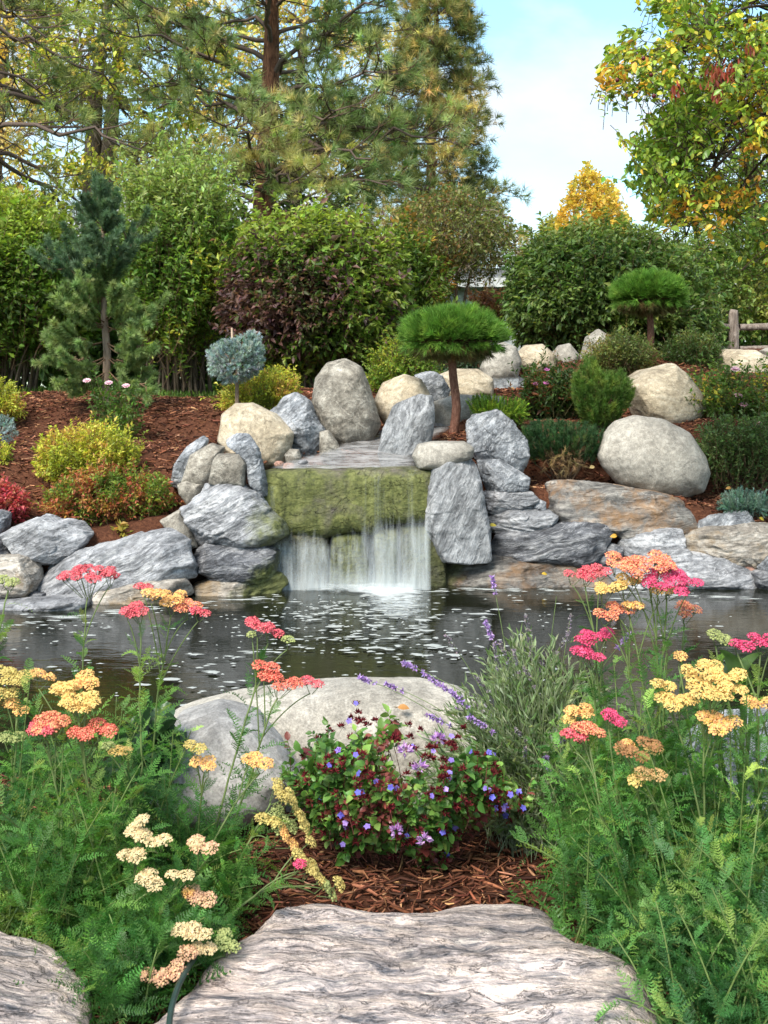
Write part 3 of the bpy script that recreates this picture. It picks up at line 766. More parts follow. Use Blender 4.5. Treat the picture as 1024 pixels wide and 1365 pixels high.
def bush(name, label, cat, poly, Y, D, n, sl, nl, ll, lw, colfn, stems=0, stem_r=.02, stem_c=(.13, .095, .07), outw=.8, up=.5, mat=None, front=.7, group=None, base_px=None, rough=0.0, seed=0, root=None, part='foliage', shell=.35, loose=.30, **kw):
    q = np.asarray(poly, float)
    bpx = base_px if base_px is not None else (q[:, 0].min() + q[:, 0].max()) / 2
    loc = gp(bpx, Y)
    root = root or thing(name, label, cat, loc, group)
    pts, out = crown_points(poly, Y, D, n, front, rough=rough, seed=seed, shell=shell)
    d = nz(out * outw + A(0, 0, up) + rvec(n) * .45)
    if n > 100:
        far = rng.exponential(loose, n) * (rng.random(n) < .55)
        pts = pts + nz(out * .6 + A(0, 0, up * 1.2) + rvec(n) * .3) * np.minimum(far * sl, .9 * sl)[:, None]
    ln = sl * U(.6, 1.3, n)
    base = pts - d * ln[:, None]
    mbl, mbt = MB(), MB()
    leafy(mbl, mbt, base, pts, nl, ll, lw, colfn, **kw)
    mbl.build(part, mat or M_LEAF, root)
    if stems:
        k = rng.choice(n, stems)
        e = base[k]
        s0 = loc[None] + np.stack([rng.normal(0, .07, stems) * D, rng.normal(0, .05, stems) * D, np.full(stems, -.05)], -1)
        s0[:, 0] += (e[:, 0] - loc[0]) * .35
        mid = (s0 + e) / 2 + np.stack([(s0[:, 0] - e[:, 0]) * .15, 0 * e[:, 0], .25 * (e[:, 2] - s0[:, 2])], -1)
        tubes(mbt, bez(s0, mid, e, 7), stem_r * np.linspace(1, .3, 7)[None] * U(.6, 1.2, stems)[:, None], 5, stem_c)
    mbt.build('stems', M_TWIG, root)
    return root

def tuft_mesh(n, L, nl, ang, w, seed):
    """needles round a shoot along +y; L = shoot length, nl = needle length, ang = spread from the axis"""
    R = np.random.default_rng(seed)
    y = L * R.random(n) ** .8
    az = R.uniform(0, TAU, n)
    th = np.clip(R.normal(ang, .22, n), .05, 2.2)
    d = np.stack([np.sin(th) * np.cos(az), np.cos(th), np.sin(th) * np.sin(az)], -1)
    s = nz(np.cross(d, nz(R.normal(size=(n, 3))))) * w / 2
    b = np.stack([0 * y, y, 0 * y], -1)
    ln = nl * R.uniform(.75, 1.15, n)
    v = np.stack([b - s, b + s, b + d * ln[:, None]], 1).reshape(-1, 3)
    return v, np.arange(3 * n).reshape(n, 3)
def needle_tufts(mb, variants, pos, d, scale, c):
    """one tuft of needles at each pos, along d"""
    n = len(pos)
    R = frame(d, rvec(n)) * np.broadcast_to(scale, (n,))[:, None, None]
    k = rng.integers(0, len(variants), n)
    for i, (v, f) in enumerate(variants):
        mb.inst(v, f, R[k == i], pos[k == i], c[k == i])

def tall_pine(name, label, px, Y, r0, z_top, z_low, nb, Lfn, pal, needle, bark=None, seed=0, az_bias=None, sag=.12, nsub=11, tpr=5, bend=(0, 0), per=26, nw=.011, elev=(.0, .5), dead=18, group=None, extra=()):
    """trunk > with whorled limbs and needle tufts on the outer twigs"""
    R = np.random.default_rng(seed)
    base = gp(px, Y)
    root = thing(name, label, 'tree', base, group)
    K = 16
    tz = np.linspace(0, 1, K)
    H = z_top - base[2] + .3
    tr = base + np.stack([bend[0] * tz + .08 * np.sin(tz * 7 + seed), bend[1] * tz + .06 * np.cos(tz * 6), -.3 + H * tz], -1)
    mt = MB()
    tubes(mt, tr[None], (r0 * (1 - .8 * tz) * (1 + .25 * np.exp(-tz * 14)))[None], 14)
    mt.build('trunk', bark or M_PINEBARK, root)
    limbs, foliage = MB(), MB()
    variants = [tuft_mesh(per, needle * .55, needle, .85, nw, seed + i) for i in range(5)]
    P_, D_ = [], []
    spec = []
    for i in range(nb):
        t = (i + R.random()) / nb
        z = z_low + (z_top - z_low) * t
        az = i * 2.4 + R.normal(0, .4)
        if az_bias is not None and R.random() < az_bias[1]:
            az = az_bias[0] + R.normal(0, .6)
        spec.append((z, az, Lfn(t) * R.uniform(.7, 1.15), R.uniform(*elev), False))
    for i in range(dead):
        spec.append((z_low + (z_top - z_low) * R.uniform(-.08, .75), R.uniform(0, TAU), Lfn(.3) * R.uniform(.25, .5), R.uniform(-.3, .2), True))
    for e in extra:
        spec.append((*e, False))
    for z, az, Lb, el, bare in spec:
        tt = np.clip((z - base[2] + .3) / H, 0, 1)
        p0 = A(*[np.interp(tt, tz, tr[:, k]) for k in range(3)])
        h = A(math.sin(az), math.cos(az), 0)
        p2 = p0 + h * Lb + A(0, 0, Lb * (el - sag))
        p1 = p0 + h * Lb * .5 + A(0, 0, Lb * (el * .75 + (.05 if not bare else -.05)))
        c = bez(p0, p1, p2, 9)[0]
        c[1:] += R.normal(0, .025 * Lb, (8, 3))
        rb = (.014 if bare else .021) * Lb ** .8 * (r0 / .25) ** .4
        tubes(limbs, c[None], (rb * np.linspace(1, .25, 9))[None], 5, (.13, .095, .08))
        nsb = 4 if bare else nsub
        ts = R.uniform(.25 if not bare else .3, 1, nsb)
        tan = nz(p2 - p0)
        side = np.cross(tan, A(0, 0, 1))
        for s in ts:
            q = A(*[np.interp(s * 8, np.arange(9), c[:, k]) for k in range(3)])
            dd = nz(tan * R.uniform(.3, 1) + side * R.choice([-1, 1]) * R.uniform(.4, 1.1) + A(0, 0, R.normal(.18, .28)))
            ls = Lb * R.uniform(.16, .36) * (1.15 - .45 * s)
            e = q + dd * ls
            m = (q + e) / 2 - A(0, 0, .07 * ls) + R.normal(0, .06 * ls, 3)
            cs = bez(q, m, e, 5)[0]
            tubes(limbs, cs[None], (rb * .36 * np.linspace(1, .35, 5))[None], 3, (.10, .07, .055))
            if bare:
                for _ in range(3):
                    u = R.uniform(.2, .9); qq = q + (e - q) * u
                    tubes(limbs, np.stack([qq, qq + nz(dd + R.normal(0, .7, 3)) * ls * .5])[None], A(rb * .16, rb * .06)[None], 3, (.09, .062, .05))
                continue
            u = np.concatenate([R.uniform(.35, 1, tpr), [1.0]])
            for uu in u:
                qq = A(*[np.interp(uu * 4, np.arange(5), cs[:, k]) for k in range(3)])
                dt = nz(dd + R.normal(0, .55, 3) + A(0, 0, .25))
                lt = needle * R.uniform(.5, 1.6)
                tubes(limbs, np.stack([qq, qq + dt * lt])[None], A(.006, .004)[None] * (1 + needle * 3), 3, (.13, .085, .05))
                P_.append(qq + dt * lt); D_.append(dt)
    P_, D_ = np.array(P_), np.array(D_)
    colfn = palette_fn(pal, .55, .2, seed=seed)
    needle_tufts(foliage, variants, P_, D_, U(.8, 1.2, len(P_)), colfn(P_))
    limbs.build('limbs', M_TWIG, root)
    foliage.build('crown', M_NEEDLE, root)
    return root

def leaf_tree(name, label, poly, Y, D, n, trunks, sl, nl, ll, lw, colfn, bark=None, limb_n=26, rough=.0, seed=0, cat='tree', group=None, mat=None, front=.6, shell=.6, base_px=None, up=.2, outw=.6, crown='crown', limb_c=(.13, .1, .08), limb_r=.035, **kw):
    """trunks: lists of (px, py, radius) from the ground up; limbs fan from the last trunk point into the crown"""
    loc = gp(base_px if base_px is not None else trunks[0][0][0], Y)
    root = thing(name, label, cat, loc, group)
    ends = []
    for tk in trunks:
        pt = np.array([P(x, y, Y) for x, y, r in tk]); rr = A(*[r for *_, r in tk])
        pt[0, 2] = loc[2] - .15
        pt[0, :2] = loc[:2] + (pt[0, :2] - loc[:2])
        s = np.linspace(0, 1, 14); k = np.linspace(0, 1, len(pt))
        c = np.stack([np.interp(s, k, pt[:, i]) for i in range(3)], -1)
        c[1:-1] = (c[:-2] + 2 * c[1:-1] + c[2:]) / 4
        mt = MB(); tubes(mt, c[None], np.interp(s, k, rr)[None], 10); mt.build('trunk', bark or M_BARK, root)
        ends += [c[6], c[8], c[10], c[-1]]
    ends = np.array(ends)
    pts, out = crown_points(poly, Y, D, n, front, shell=shell, rough=rough, seed=seed)
    d = nz(out * outw + A(0, 0, up) + rvec(n) * .7)
    base = pts - d * (sl * U(.6, 1.3, n))[:, None]
    ml, mt = MB(), MB()
    leafy(ml, mt, base, pts, nl, ll, lw, colfn, **kw)
    k = rng.choice(n, min(limb_n, n), replace=False)
    e = base[k]
    s0 = ends[np.argmin(np.linalg.norm(e[:, None] - ends[None], axis=2) + U(0, .5, (len(k), len(ends))), axis=1)]
    mid = (s0 + e) / 2 + A(0, 0, .12) * np.linalg.norm(e - s0, axis=1)[:, None] + rng.normal(0, .08, (len(k), 3))
    tubes(mt, bez(s0, mid, e, 8), limb_r * np.linspace(1, .22, 8)[None] * U(.5, 1.1, len(k))[:, None], 5, limb_c)
    k2 = np.arange(0, n, 4)
    dd = np.linalg.norm(base[k2][:, None] - e[None], axis=2)
    nb = np.argmin(dd, axis=1)
    ok = dd.min(1) < .55 * Y / 8.6
    k2, nb = k2[ok], nb[ok]
    tubes(mt, bez(e[nb], (e[nb] + base[k2]) / 2 + rng.normal(0, .05, (len(k2), 3)), base[k2], 5), limb_r * .2 * np.linspace(1, .5, 5)[None], 3, limb_c)
    mt.build('limbs', M_TWIG, root)
    ml.build(crown, mat or M_LEAF, root)
    return root

# ------------------------------------------------------------------ background trees
NG = [(.12, .165, .075, 1), (.20, .255, .115, 2), (.28, .335, .14, 1.5), (.42, .39, .18, .5)]
tall_pine('pine_tree', 'tall pine with reddish trunk and dark limbs behind the purple tinted shrub', 357, 21, .3, 11.5, 5.0, 50, lambda t: 3.1 - .9 * t, NG, .20, seed=3, sag=.1, nsub=10, tpr=5, per=40, nw=.013,
          extra=[(5.6, 2.4, 3.0, .06), (5.3, 2.9, 2.6, .0), (5.9, 1.9, 3.3, .1), (5.2, 3.5, 2.4, .05), (6.2, 2.6, 2.8, .1), (5.5, 1.4, 3.2, .05), (5.0, 2.2, 2.0, .0)])
tall_pine('pine_tree', 'slender sun tinted pine tapering beside the open sky, right of the red trunk', 578, 31, .22, 13.4, 3.2, 112, lambda t: 2.75 * (1 - t) ** .85 + .2, [(.09, .12, .05, 1), (.17, .195, .075, 1.6), (.32, .27, .11, 1.2), (.5, .38, .16, .7)], .24, seed=8, sag=.12, nsub=9, tpr=5, per=22, nw=.016, elev=(-.05, .3), dead=10)  # the warm needle tones are low golden sunlight painted into the colour
tall_pine('pine_tree', 'pine with drooping bare twigs reaching in from the top left corner', -75, 17, .26, 9.5, 3.6, 26, lambda t: 3.3 - .8 * t, [(.10, .135, .06, 1), (.17, .21, .08, 2), (.28, .28, .11, 1)], .18, seed=14, az_bias=(1.3, .5), sag=.3, nsub=8, tpr=4, per=34, nw=.010, elev=(-.15, .25), dead=60)
YG = palette_fn([(.24, .30, .05, 1.5), (.36, .38, .07, 1.5), (.55, .44, .10, 1.2), (.16, .23, .045, .8)], 1.0, .22, seed=2)
leaf_tree('broadleaf_tree', 'tall yellow green tree with two slanting trunks at upper left', [(60, -60), (150, -110), (260, -70), (330, 40), (290, 130), (250, 230), (150, 280), (50, 240), (20, 90)], 27, 5, 900, [[(118, 500, .26), (122, 250, .22), (128, 110, .16), (150, -30, .08)], [(128, 500, .24), (142, 240, .2), (152, 120, .15), (175, -40, .08)]], .9, 12, .13, .075, YG, rough=.44, seed=21, limb_r=.06, twig_r=.012)
leaf_tree('broadleaf_tree', 'golden leaved tree with sunlight painted in between the dark pines at far left', [(-120, -60), (20, -70), (90, 20), (110, 160), (70, 300), (-60, 330), (-150, 200)], 33, 5, 700, [[(-20, 500, .3), (-10, 250, .24), (10, 20, .12)]], 1.1, 11, .16, .09, palette_fn([(.66, .46, .15, 2), (.45, .40, .10, 1), (.74, .5, .24, 1)], .8, .2, seed=5), rough=.42, seed=22, limb_r=.07, twig_r=.014)  # autumn gold, with low sun on the leaves painted into the palette
leaf_tree('broadleaf_tree', 'tree tinted warm by autumn and painted sunlight seen through the limbs of the red trunked pine', [(230, -40), (330, -60), (470, -30), (560, 60), (560, 200), (480, 280), (330, 270), (240, 180)], 38, 5, 800, [[(380, 500, .3), (392, 250, .24), (405, 30, .12)]], 1.2, 11, .17, .1, palette_fn([(.70, .48, .24, 2), (.5, .42, .14, 1.4), (.3, .34, .09, 1)], .8, .2, seed=6), rough=.46, seed=23, limb_r=.07, twig_r=.014)  # leaf palette mixes autumn colour with painted golden sunlight
leaf_tree('conical_tree', 'small golden tree glowing against the sky left of the crabapple', [(784, 210), (802, 236), (824, 246), (842, 290), (852, 335), (780, 352), (730, 338), (742, 288), (758, 246)], 36, 3.4, 640, [[(790, 500, .16), (788, 330, .12), (783, 225, .04)]], .7, 14, .13, .07, palette_fn([(.62, .42, .09, 2), (.45, .37, .08, 1.2), (.7, .5, .16, 1)], .8, .15, seed=7), seed=24, limb_r=.03, twig_r=.01, up=.7)
leaf_tree('conical_tree', 'little yellow green pointed tree in the gap below the open sky', [(736, 278), (752, 300), (764, 345), (716, 350), (708, 320), (722, 296)], 38, 2, 240, [[(735, 500, .12), (735, 350, .1), (736, 285, .03)]], .7, 14, .12, .06, palette_fn([(.34, .33, .07, 2), (.24, .27, .06, 1.2)], .8, .15, seed=8), seed=25, limb_r=.03, twig_r=.01, up=.7)
leaf_tree('broadleaf_tree', 'pale green tree standing beyond the crabapple at the right edge', [(905, 110), (960, 60), (1060, 30), (1150, 120), (1150, 420), (1000, 400), (900, 330), (870, 210)], 22, 5, 1100, [[(1010, 480, .2), (1005, 330, .16), (1000, 150, .07)]], .7, 14, .09, .05, palette_fn([(.12, .2, .045, 2), (.2, .27, .07, 1.5), (.07, .13, .03, 1)], 1.0, .2, seed=9), seed=26, limb_r=.045, twig_r=.01, bark=M_BARK)
leaf_tree('slim_tree', 'small thin tree with several pale stems and dull reddish green leaves in the middle distance', [(540, 262), (590, 240), (650, 255), (696, 300), (690, 350), (640, 378), (560, 380), (510, 340), (515, 290)], 16.5, 2.2, 900, [[(604, 480, .03), (600, 400, .024), (578, 320, .012)], [(608, 480, .03), (608, 390, .024), (612, 290, .012)], [(614, 480, .03), (618, 400, .022), (640, 320, .012)]], .45, 12, .055, .028, palette_fn([(.12, .15, .05, 2), (.18, .19, .07, 1.5), (.24, .14, .06, .7), (.08, .11, .035, 1)], 1.3, .22, seed=10), seed=27, bark=M_PALEBARK, limb_r=.014, limb_c=(.3, .25, .2), twig_r=.004)

# ------------------------------------------------------------------ hedge of big shrubs
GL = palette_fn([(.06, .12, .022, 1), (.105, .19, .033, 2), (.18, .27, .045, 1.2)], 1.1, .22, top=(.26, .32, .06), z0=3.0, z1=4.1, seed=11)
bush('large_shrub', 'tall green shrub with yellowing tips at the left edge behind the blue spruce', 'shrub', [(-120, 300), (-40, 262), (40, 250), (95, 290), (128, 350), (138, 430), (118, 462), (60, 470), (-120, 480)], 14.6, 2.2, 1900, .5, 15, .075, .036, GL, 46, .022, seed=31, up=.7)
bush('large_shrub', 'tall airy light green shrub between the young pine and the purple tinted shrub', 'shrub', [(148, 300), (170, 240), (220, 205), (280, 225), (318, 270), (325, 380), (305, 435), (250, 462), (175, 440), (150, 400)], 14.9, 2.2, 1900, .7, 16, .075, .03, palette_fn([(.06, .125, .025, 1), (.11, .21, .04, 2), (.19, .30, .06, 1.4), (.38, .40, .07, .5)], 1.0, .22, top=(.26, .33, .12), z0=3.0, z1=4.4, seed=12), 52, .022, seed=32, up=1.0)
def purple_mix(p):
    g = palette_fn([(.05, .10, .02, 1), (.095, .17, .03, 2), (.16, .22, .045, 1.2)], 1.2, .2, top=(.26, .33, .07), z0=2.9, z1=3.7, seed=13)(p)
    u = palette_fn([(.10, .055, .065, 2), (.16, .09, .085, 1.3), (.07, .09, .035, .8)], 1.4, .2, seed=14)(p)
    k = np.clip(sstep(-.25, -1.0, p[:, 0]) * np.exp(-((p[:, 2] - 2.55) / .42) ** 2) * 1.5 + rng.normal(0, .42, len(p)), 0, 1) > .42
    return np.where(k[:, None], u, g)
bush('large_shrub', 'rounded green shrub with purple tinted leaves on its left half', 'shrub', [(296, 360), (315, 310), (360, 285), (420, 274), (480, 285), (520, 310), (548, 360), (556, 430), (530, 475), (470, 500), (380, 500), (320, 478), (292, 420)], 13.9, 2.4, 2700, .45, 16, .074, .037, purple_mix, 60, .016, loose=.14, seed=33, up=.55, droop=.45)
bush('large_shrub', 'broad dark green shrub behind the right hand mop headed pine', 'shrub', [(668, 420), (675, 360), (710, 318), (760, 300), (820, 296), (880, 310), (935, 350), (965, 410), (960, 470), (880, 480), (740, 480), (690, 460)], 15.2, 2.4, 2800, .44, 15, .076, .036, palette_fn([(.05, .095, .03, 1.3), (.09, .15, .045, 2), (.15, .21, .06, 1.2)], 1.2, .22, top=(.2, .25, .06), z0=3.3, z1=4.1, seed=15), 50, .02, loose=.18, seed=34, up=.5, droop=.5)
bush('large_shrub', 'bushy green shrub with an orange flush behind the left mop headed pine', 'shrub', [(505, 330), (540, 300), (580, 330), (600, 400), (580, 470), (510, 480), (490, 420)], 15.8, 1.6, 800, .5, 14, .075, .036, palette_fn([(.07, .12, .025, 1.5), (.12, .19, .035, 2), (.24, .2, .05, .8), (.3, .16, .05, .4)], 1.2, .22, seed=16), 24, .014, seed=35)
bush('large_shrub', 'loose pale green shrub behind the rail fence at the right edge', 'shrub', [(905, 330), (960, 290), (1080, 280), (1110, 440), (1060, 470), (960, 470), (915, 440)], 18.5, 2.0, 900, .5, 13, .085, .042, palette_fn([(.07, .13, .03, 1), (.14, .21, .06, 2), (.24, .27, .08, 1)], 1.0, .22, seed=17), 24, .014, seed=36)
bush('small_shrub', 'small reddish pink shrub under the thin tree in the distance', 'shrub', [(625, 400), (645, 386), (672, 392), (680, 425), (660, 440), (628, 436)], 18.0, .8, 260, .3, 12, .06, .03, palette_fn([(.26, .12, .08, 2), (.3, .2, .1, 1), (.13, .14, .05, 1)], 2, .2, seed=18), 10, .01, seed=37)
bush('small_shrub', 'fresh green low shrub behind the tall egg shaped boulder', 'shrub', [(486, 505), (500, 470), (535, 455), (575, 465), (590, 500), (560, 520), (500, 520)], 12.4, .8, 520, .28, 14, .04, .016, palette_fn([(.09, .17, .03, 1.5), (.17, .26, .045, 1.5), (.3, .33, .05, .5)], 2, .2, seed=19), 10, .008, seed=38, up=.9)

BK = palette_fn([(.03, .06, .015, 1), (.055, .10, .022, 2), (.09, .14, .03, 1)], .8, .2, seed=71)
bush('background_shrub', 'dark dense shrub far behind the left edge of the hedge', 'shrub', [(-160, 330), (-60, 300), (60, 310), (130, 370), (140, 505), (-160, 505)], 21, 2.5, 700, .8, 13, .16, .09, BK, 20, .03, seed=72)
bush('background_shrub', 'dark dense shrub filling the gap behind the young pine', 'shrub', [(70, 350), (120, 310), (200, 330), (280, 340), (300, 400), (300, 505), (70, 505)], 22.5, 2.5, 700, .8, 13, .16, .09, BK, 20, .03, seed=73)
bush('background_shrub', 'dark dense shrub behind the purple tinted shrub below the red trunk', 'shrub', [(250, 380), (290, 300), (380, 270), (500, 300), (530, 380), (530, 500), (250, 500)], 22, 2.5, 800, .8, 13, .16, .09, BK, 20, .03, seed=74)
bush('background_shrub', 'mid green shrub mass behind the broad dark shrub on the right', 'shrub', [(690, 400), (720, 350), (800, 330), (900, 330), (980, 360), (1100, 340), (1160, 460), (700, 475)], 24, 2.5, 900, .8, 13, .16, .09, palette_fn([(.06, .11, .03, 1), (.10, .16, .04, 2), (.18, .22, .06, 1)], .8, .2, seed=75), 20, .03, seed=75)
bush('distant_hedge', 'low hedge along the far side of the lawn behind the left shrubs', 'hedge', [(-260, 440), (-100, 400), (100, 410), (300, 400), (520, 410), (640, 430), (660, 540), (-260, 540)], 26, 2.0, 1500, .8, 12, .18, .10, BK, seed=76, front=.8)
# crabapple hanging in from the right
CR = [(870, -70), (858, 0), (820, 45), (796, 88), (800, 132), (846, 150), (866, 182), (812, 192), (800, 216), (842, 262), (852, 300), (905, 312), (940, 336), (990, 350), (1100, 360), (1230, 300), (1250, 60), (1150, -90)]
crab = leaf_tree('crabapple_tree', 'crabapple with yellowing leaves leaning in over the right side', CR, 8.6, 2.8, 2600, [[(1330, 560, .13), (1290, 300, .11), (1180, 120, .08), (1090, 20, .05)]], .32, 11, .050, .027,
                 palette_fn([(.11, .19, .03, 1), (.18, .28, .045, 2), (.29, .36, .06, 1.5), (.68, .50, .06, 1.0), (.66, .33, .06, .2)], 3.2, .2, seed=41), bark=M_BARK, limb_n=46, rough=.44, seed=28, mat=M_GLOSS, shape=LEAF_O, limb_r=.03, limb_c=(.06, .045, .04), twig_r=.0035, twig_c=(.09, .05, .04), droop=.45, shell=1.0, front=.5)
def ball(mb, c, r, colr, nu=10, m=0, sq=(1, 1, 1)):
    th = np.linspace(0, math.pi, 8); ph = np.arange(nu) / nu * TAU
    T, PH = np.meshgrid(th, ph, indexing='ij')
    v = np.stack([np.sin(T) * np.cos(PH), np.sin(T) * np.sin(PH), np.cos(T)], -1).reshape(-1, 3) * r * A(*sq) + c
    a, b = np.meshgrid(np.arange(7), np.arange(nu), indexing='ij'); b2 = (b + 1) % nu
    mb.add(v, np.stack([a * nu + b, (a + 1) * nu + b, (a + 1) * nu + b2, a * nu + b2], -1).reshape(-1, 4), colr, m)
for x, y, s, n in ((958, 98, .045, 60), (976, 88, .03, 24), (1000, 62, .025, 14), (903, 116, .022, 16), (956, 122, .02, 12)):
    mb = MB()
    p = P(x, y, 7.6) + rng.normal(0, s, (n, 3))
    leaves(mb, p, nz(A(0, 0, -1) + rvec(n) * .35), rvec(n), U(.05, .075, n), U(.012, .022, n), pick([(.36, .075, .045, 2), (.26, .055, .04, 1), (.45, .14, .06, 1)], n), LEAF_O)
    mb.build('dead_foliage', M_LEAF, crab)
for x, y in ((858, 78), (868, 100), (823, 107), (846, 85), (924, 262), (872, 128), (980, 165), (930, 190)):
    mb = MB(); ball(mb, P(x, y, U(7.5, 8.0)), .015, (.14, .02, .03)); mb.build('crabapple', M_GLOSS, crab)

# ------------------------------------------------------------------ house and fence in the distance
def box(mb, lo, hi, c=(1, 1, 1), m=0):
    lo, hi = np.asarray(lo, float), np.asarray(hi, float)
    v = np.array([[(lo, hi)[(k >> a) & 1][a] for a in range(3)] for k in range(8)])
    mb.add(v, np.array([[0, 2, 3, 1], [4, 5, 7, 6], [0, 1, 5, 4], [2, 6, 7, 3], [0, 4, 6, 2], [1, 3, 7, 5]]), c, m)
hb = A(2.6, 29, 2.1)
house = thing('house', 'low pale grey house with a shallow roof glimpsed behind the thin tree', 'house', hb)
mb = MB(); box(mb, (-1.5, 28.4, 1.9), (5.6, 33, 4.35), (.55, .57, .58)); mb.build('wall', matte_material('house_siding', .7, 6), house, smooth=False)
mb = MB()
v = np.array([[-2.1, 27.8, 4.36], [6.2, 27.8, 4.36], [6.2, 33.6, 4.36], [-2.1, 33.6, 4.36], [-2.1, 30.7, 5.0], [6.2, 30.7, 5.0]])
mb.add(v, np.array([[0, 1, 5, 4], [2, 3, 4, 5], [3, 2, 1, 0]]), (.22, .23, .24)); mb.F.append(np.array([[0, 4, 3], [1, 2, 5]])); mb.M.append(np.zeros(2, int))
mb.build('roof', matte_material('roof_shingle', .9, 25), house, smooth=False)
mb = MB(); box(mb, (-2.12, 27.74, 4.2), (6.22, 27.79, 4.42), (.72, .72, .70)); mb.build('fascia', matte_material('fascia_paint', .6, 8), house, smooth=False)

fy = 15.4
M_WOOD = bark_material('weathered_wood', (.11, .085, .07), (.26, .21, .18), (.38, .33, .29), 14, 3)
fence = thing('rail_fence', 'weathered grey split rail fence behind the tan boulder at the right', 'fence', gp(978, fy))
for x in (978, 1230, 1480):
    b = gp(x, fy)
    mb = MB(); tubes(mb, np.array([b - A(0, 0, .3), b + A(.005, 0, .3), b + A(0, .01, .50), b + A(.01, 0, .56)])[None], A(.075, .068, .066, .05)[None], 9); mb.build('post', M_WOOD, fence)
for za in (.02, .32):
    for x0, x1 in ((986, 1226), (1236, 1476), (905, 972)):
        a, b = gp(x0, fy), gp(x1, fy)
        mb = MB(); tubes(mb, np.array([a + A(0, 0, za), (a + b) / 2 + A(0, 0, za + .03), b + A(0, 0, za)])[None], A(.045, .055, .045)[None], 7); mb.build('rail', M_WOOD, fence)

# ------------------------------------------------------------------ small conifers
BR = lambda L, nl, ang, w, n, k=4, s=0: [tuft_mesh(n, L, nl, ang, w, s + i) for i in range(k)]
def shoots_on(mbn, mbt, variants, base, tip, colr, s0=.35, step=.1, scale=1.0, tw=(.008, .005), twc=(.16, .10, .06), sag=.1):
    """needle shoots along curved twigs from base to tip"""
    for b, t in zip(base, tip):
        ln = np.linalg.norm(t - b)
        mid = (b + t) / 2 - A(0, 0, sag * ln) + rng.normal(0, .03 * ln, 3)
        c = bez(b, mid, t, 12)[0]
        tubes(mbt, c[None], np.linspace(tw[0], tw[1], 12)[None], 5, twc)
        k = max(2, int(ln * (1 - s0) / step))
        u = np.linspace(s0, .97, k) * 11
        pos = np.stack([np.interp(u, np.arange(12), c[:, i]) for i in range(3)], -1)
        tan = nz(np.stack([np.interp(u, np.arange(12), np.gradient(c, axis=0)[:, i]) for i in range(3)], -1))
        needle_tufts(mbn, variants, pos, tan, U(.85, 1.15, k) * scale, pick(colr, k, .13))

Yp = 12.0
loc = gp(141, Yp)
root = thing('young_pine', 'young pine with thick blue green upright shoots in the left mulch bed', 'tree', loc)
tr = np.array([loc - A(0, 0, .1), P(143, 470, Yp), P(139, 420, Yp), P(138, 360, Yp), P(137, 305, Yp), P(134, 262, Yp)])
mb = MB(); tubes(mb, tr[None], A(.045, .04, .034, .026, .018, .01)[None], 9); mb.build('trunk', M_PALEBARK, root)
mbn, mbt = MB(), MB()
PB = [(.085, .15, .08, 2), (.125, .20, .11, 2), (.17, .25, .13, 1)]
PG = [(.18, .27, .10, 2), (.25, .34, .125, 2), (.33, .40, .15, .9)]
var = BR(.05, .07, .85, .0095, 70)
top = [(300, 112, 268), (300, 126, 250), (300, 134, 243), (300, 146, 250), (300, 158, 268), (305, 152, 290), (305, 118, 292), (308, 136, 262)]
mid = [(372, 96, 312), (372, 104, 340), (368, 118, 322), (366, 132, 318), (366, 150, 322), (368, 160, 335), (372, 178, 300), (372, 186, 318), (385, 62, 330), (385, 80, 336), (385, 78, 352), (380, 118, 358), (380, 152, 362), (378, 168, 350)]
low = [(428, 70, 398), (430, 92, 408), (432, 110, 420), (440, 168, 415), (436, 205, 412), (430, 190, 428), (450, 88, 450), (450, 62, 452), (452, 180, 448), (455, 205, 462), (470, 60, 478), (472, 92, 480), (474, 112, 492), (472, 175, 485), (470, 195, 492), (490, 74, 508), (492, 120, 512), (490, 165, 512), (488, 205, 520), (420, 120, 385), (420, 155, 385), (426, 104, 380), (424, 168, 392)]
for lst, colr, s0 in ((top, PB, .25), (mid, PB, .42), (low, PG, .3)):
    for y0, tx, ty in lst:
        dep = U(-.45, .35) * (1 if lst is not top else .25) - (.2 if lst is low else 0)
        b0 = P(np.interp(y0, [262, 470], [134, 143]), y0 + (4 if lst is not top else 0), Yp)
        t0 = P(tx, ty, Yp + dep)
        base, tip = [b0], [t0]
        for _ in range(1 if lst is top else 3 if lst is mid else 5):
            f = U(.35, .9); q = b0 + (t0 - b0) * f
            base.append(q); tip.append(q + nz((t0 - b0) * .7 + rvec(1)[0] * .5 * np.linalg.norm(t0 - b0) + A(0, 0, .12)) * U(.14, .26))
        shoots_on(mbn, mbt, var, np.array(base), np.array(tip), colr, s0, .026, sag=.24)
for k in range(32):
    y0 = U(285, 405)
    b0 = P(np.interp(y0, [262, 470], [134, 143]), y0, Yp)
    az = k * 2.4
    t0 = b0 + nz(A(math.cos(az), -abs(math.sin(az)), U(.5, 1.2))) * U(.13, .24) * (1 + (y0 - 285) / 200)
    shoots_on(mbn, mbt, var, b0[None], t0[None], PB if y0 < 370 else PG, .15, .026, sag=.05)
mbt.build('branches', M_TWIG, root)
mbn.build('needles', M_NEEDLE, root)

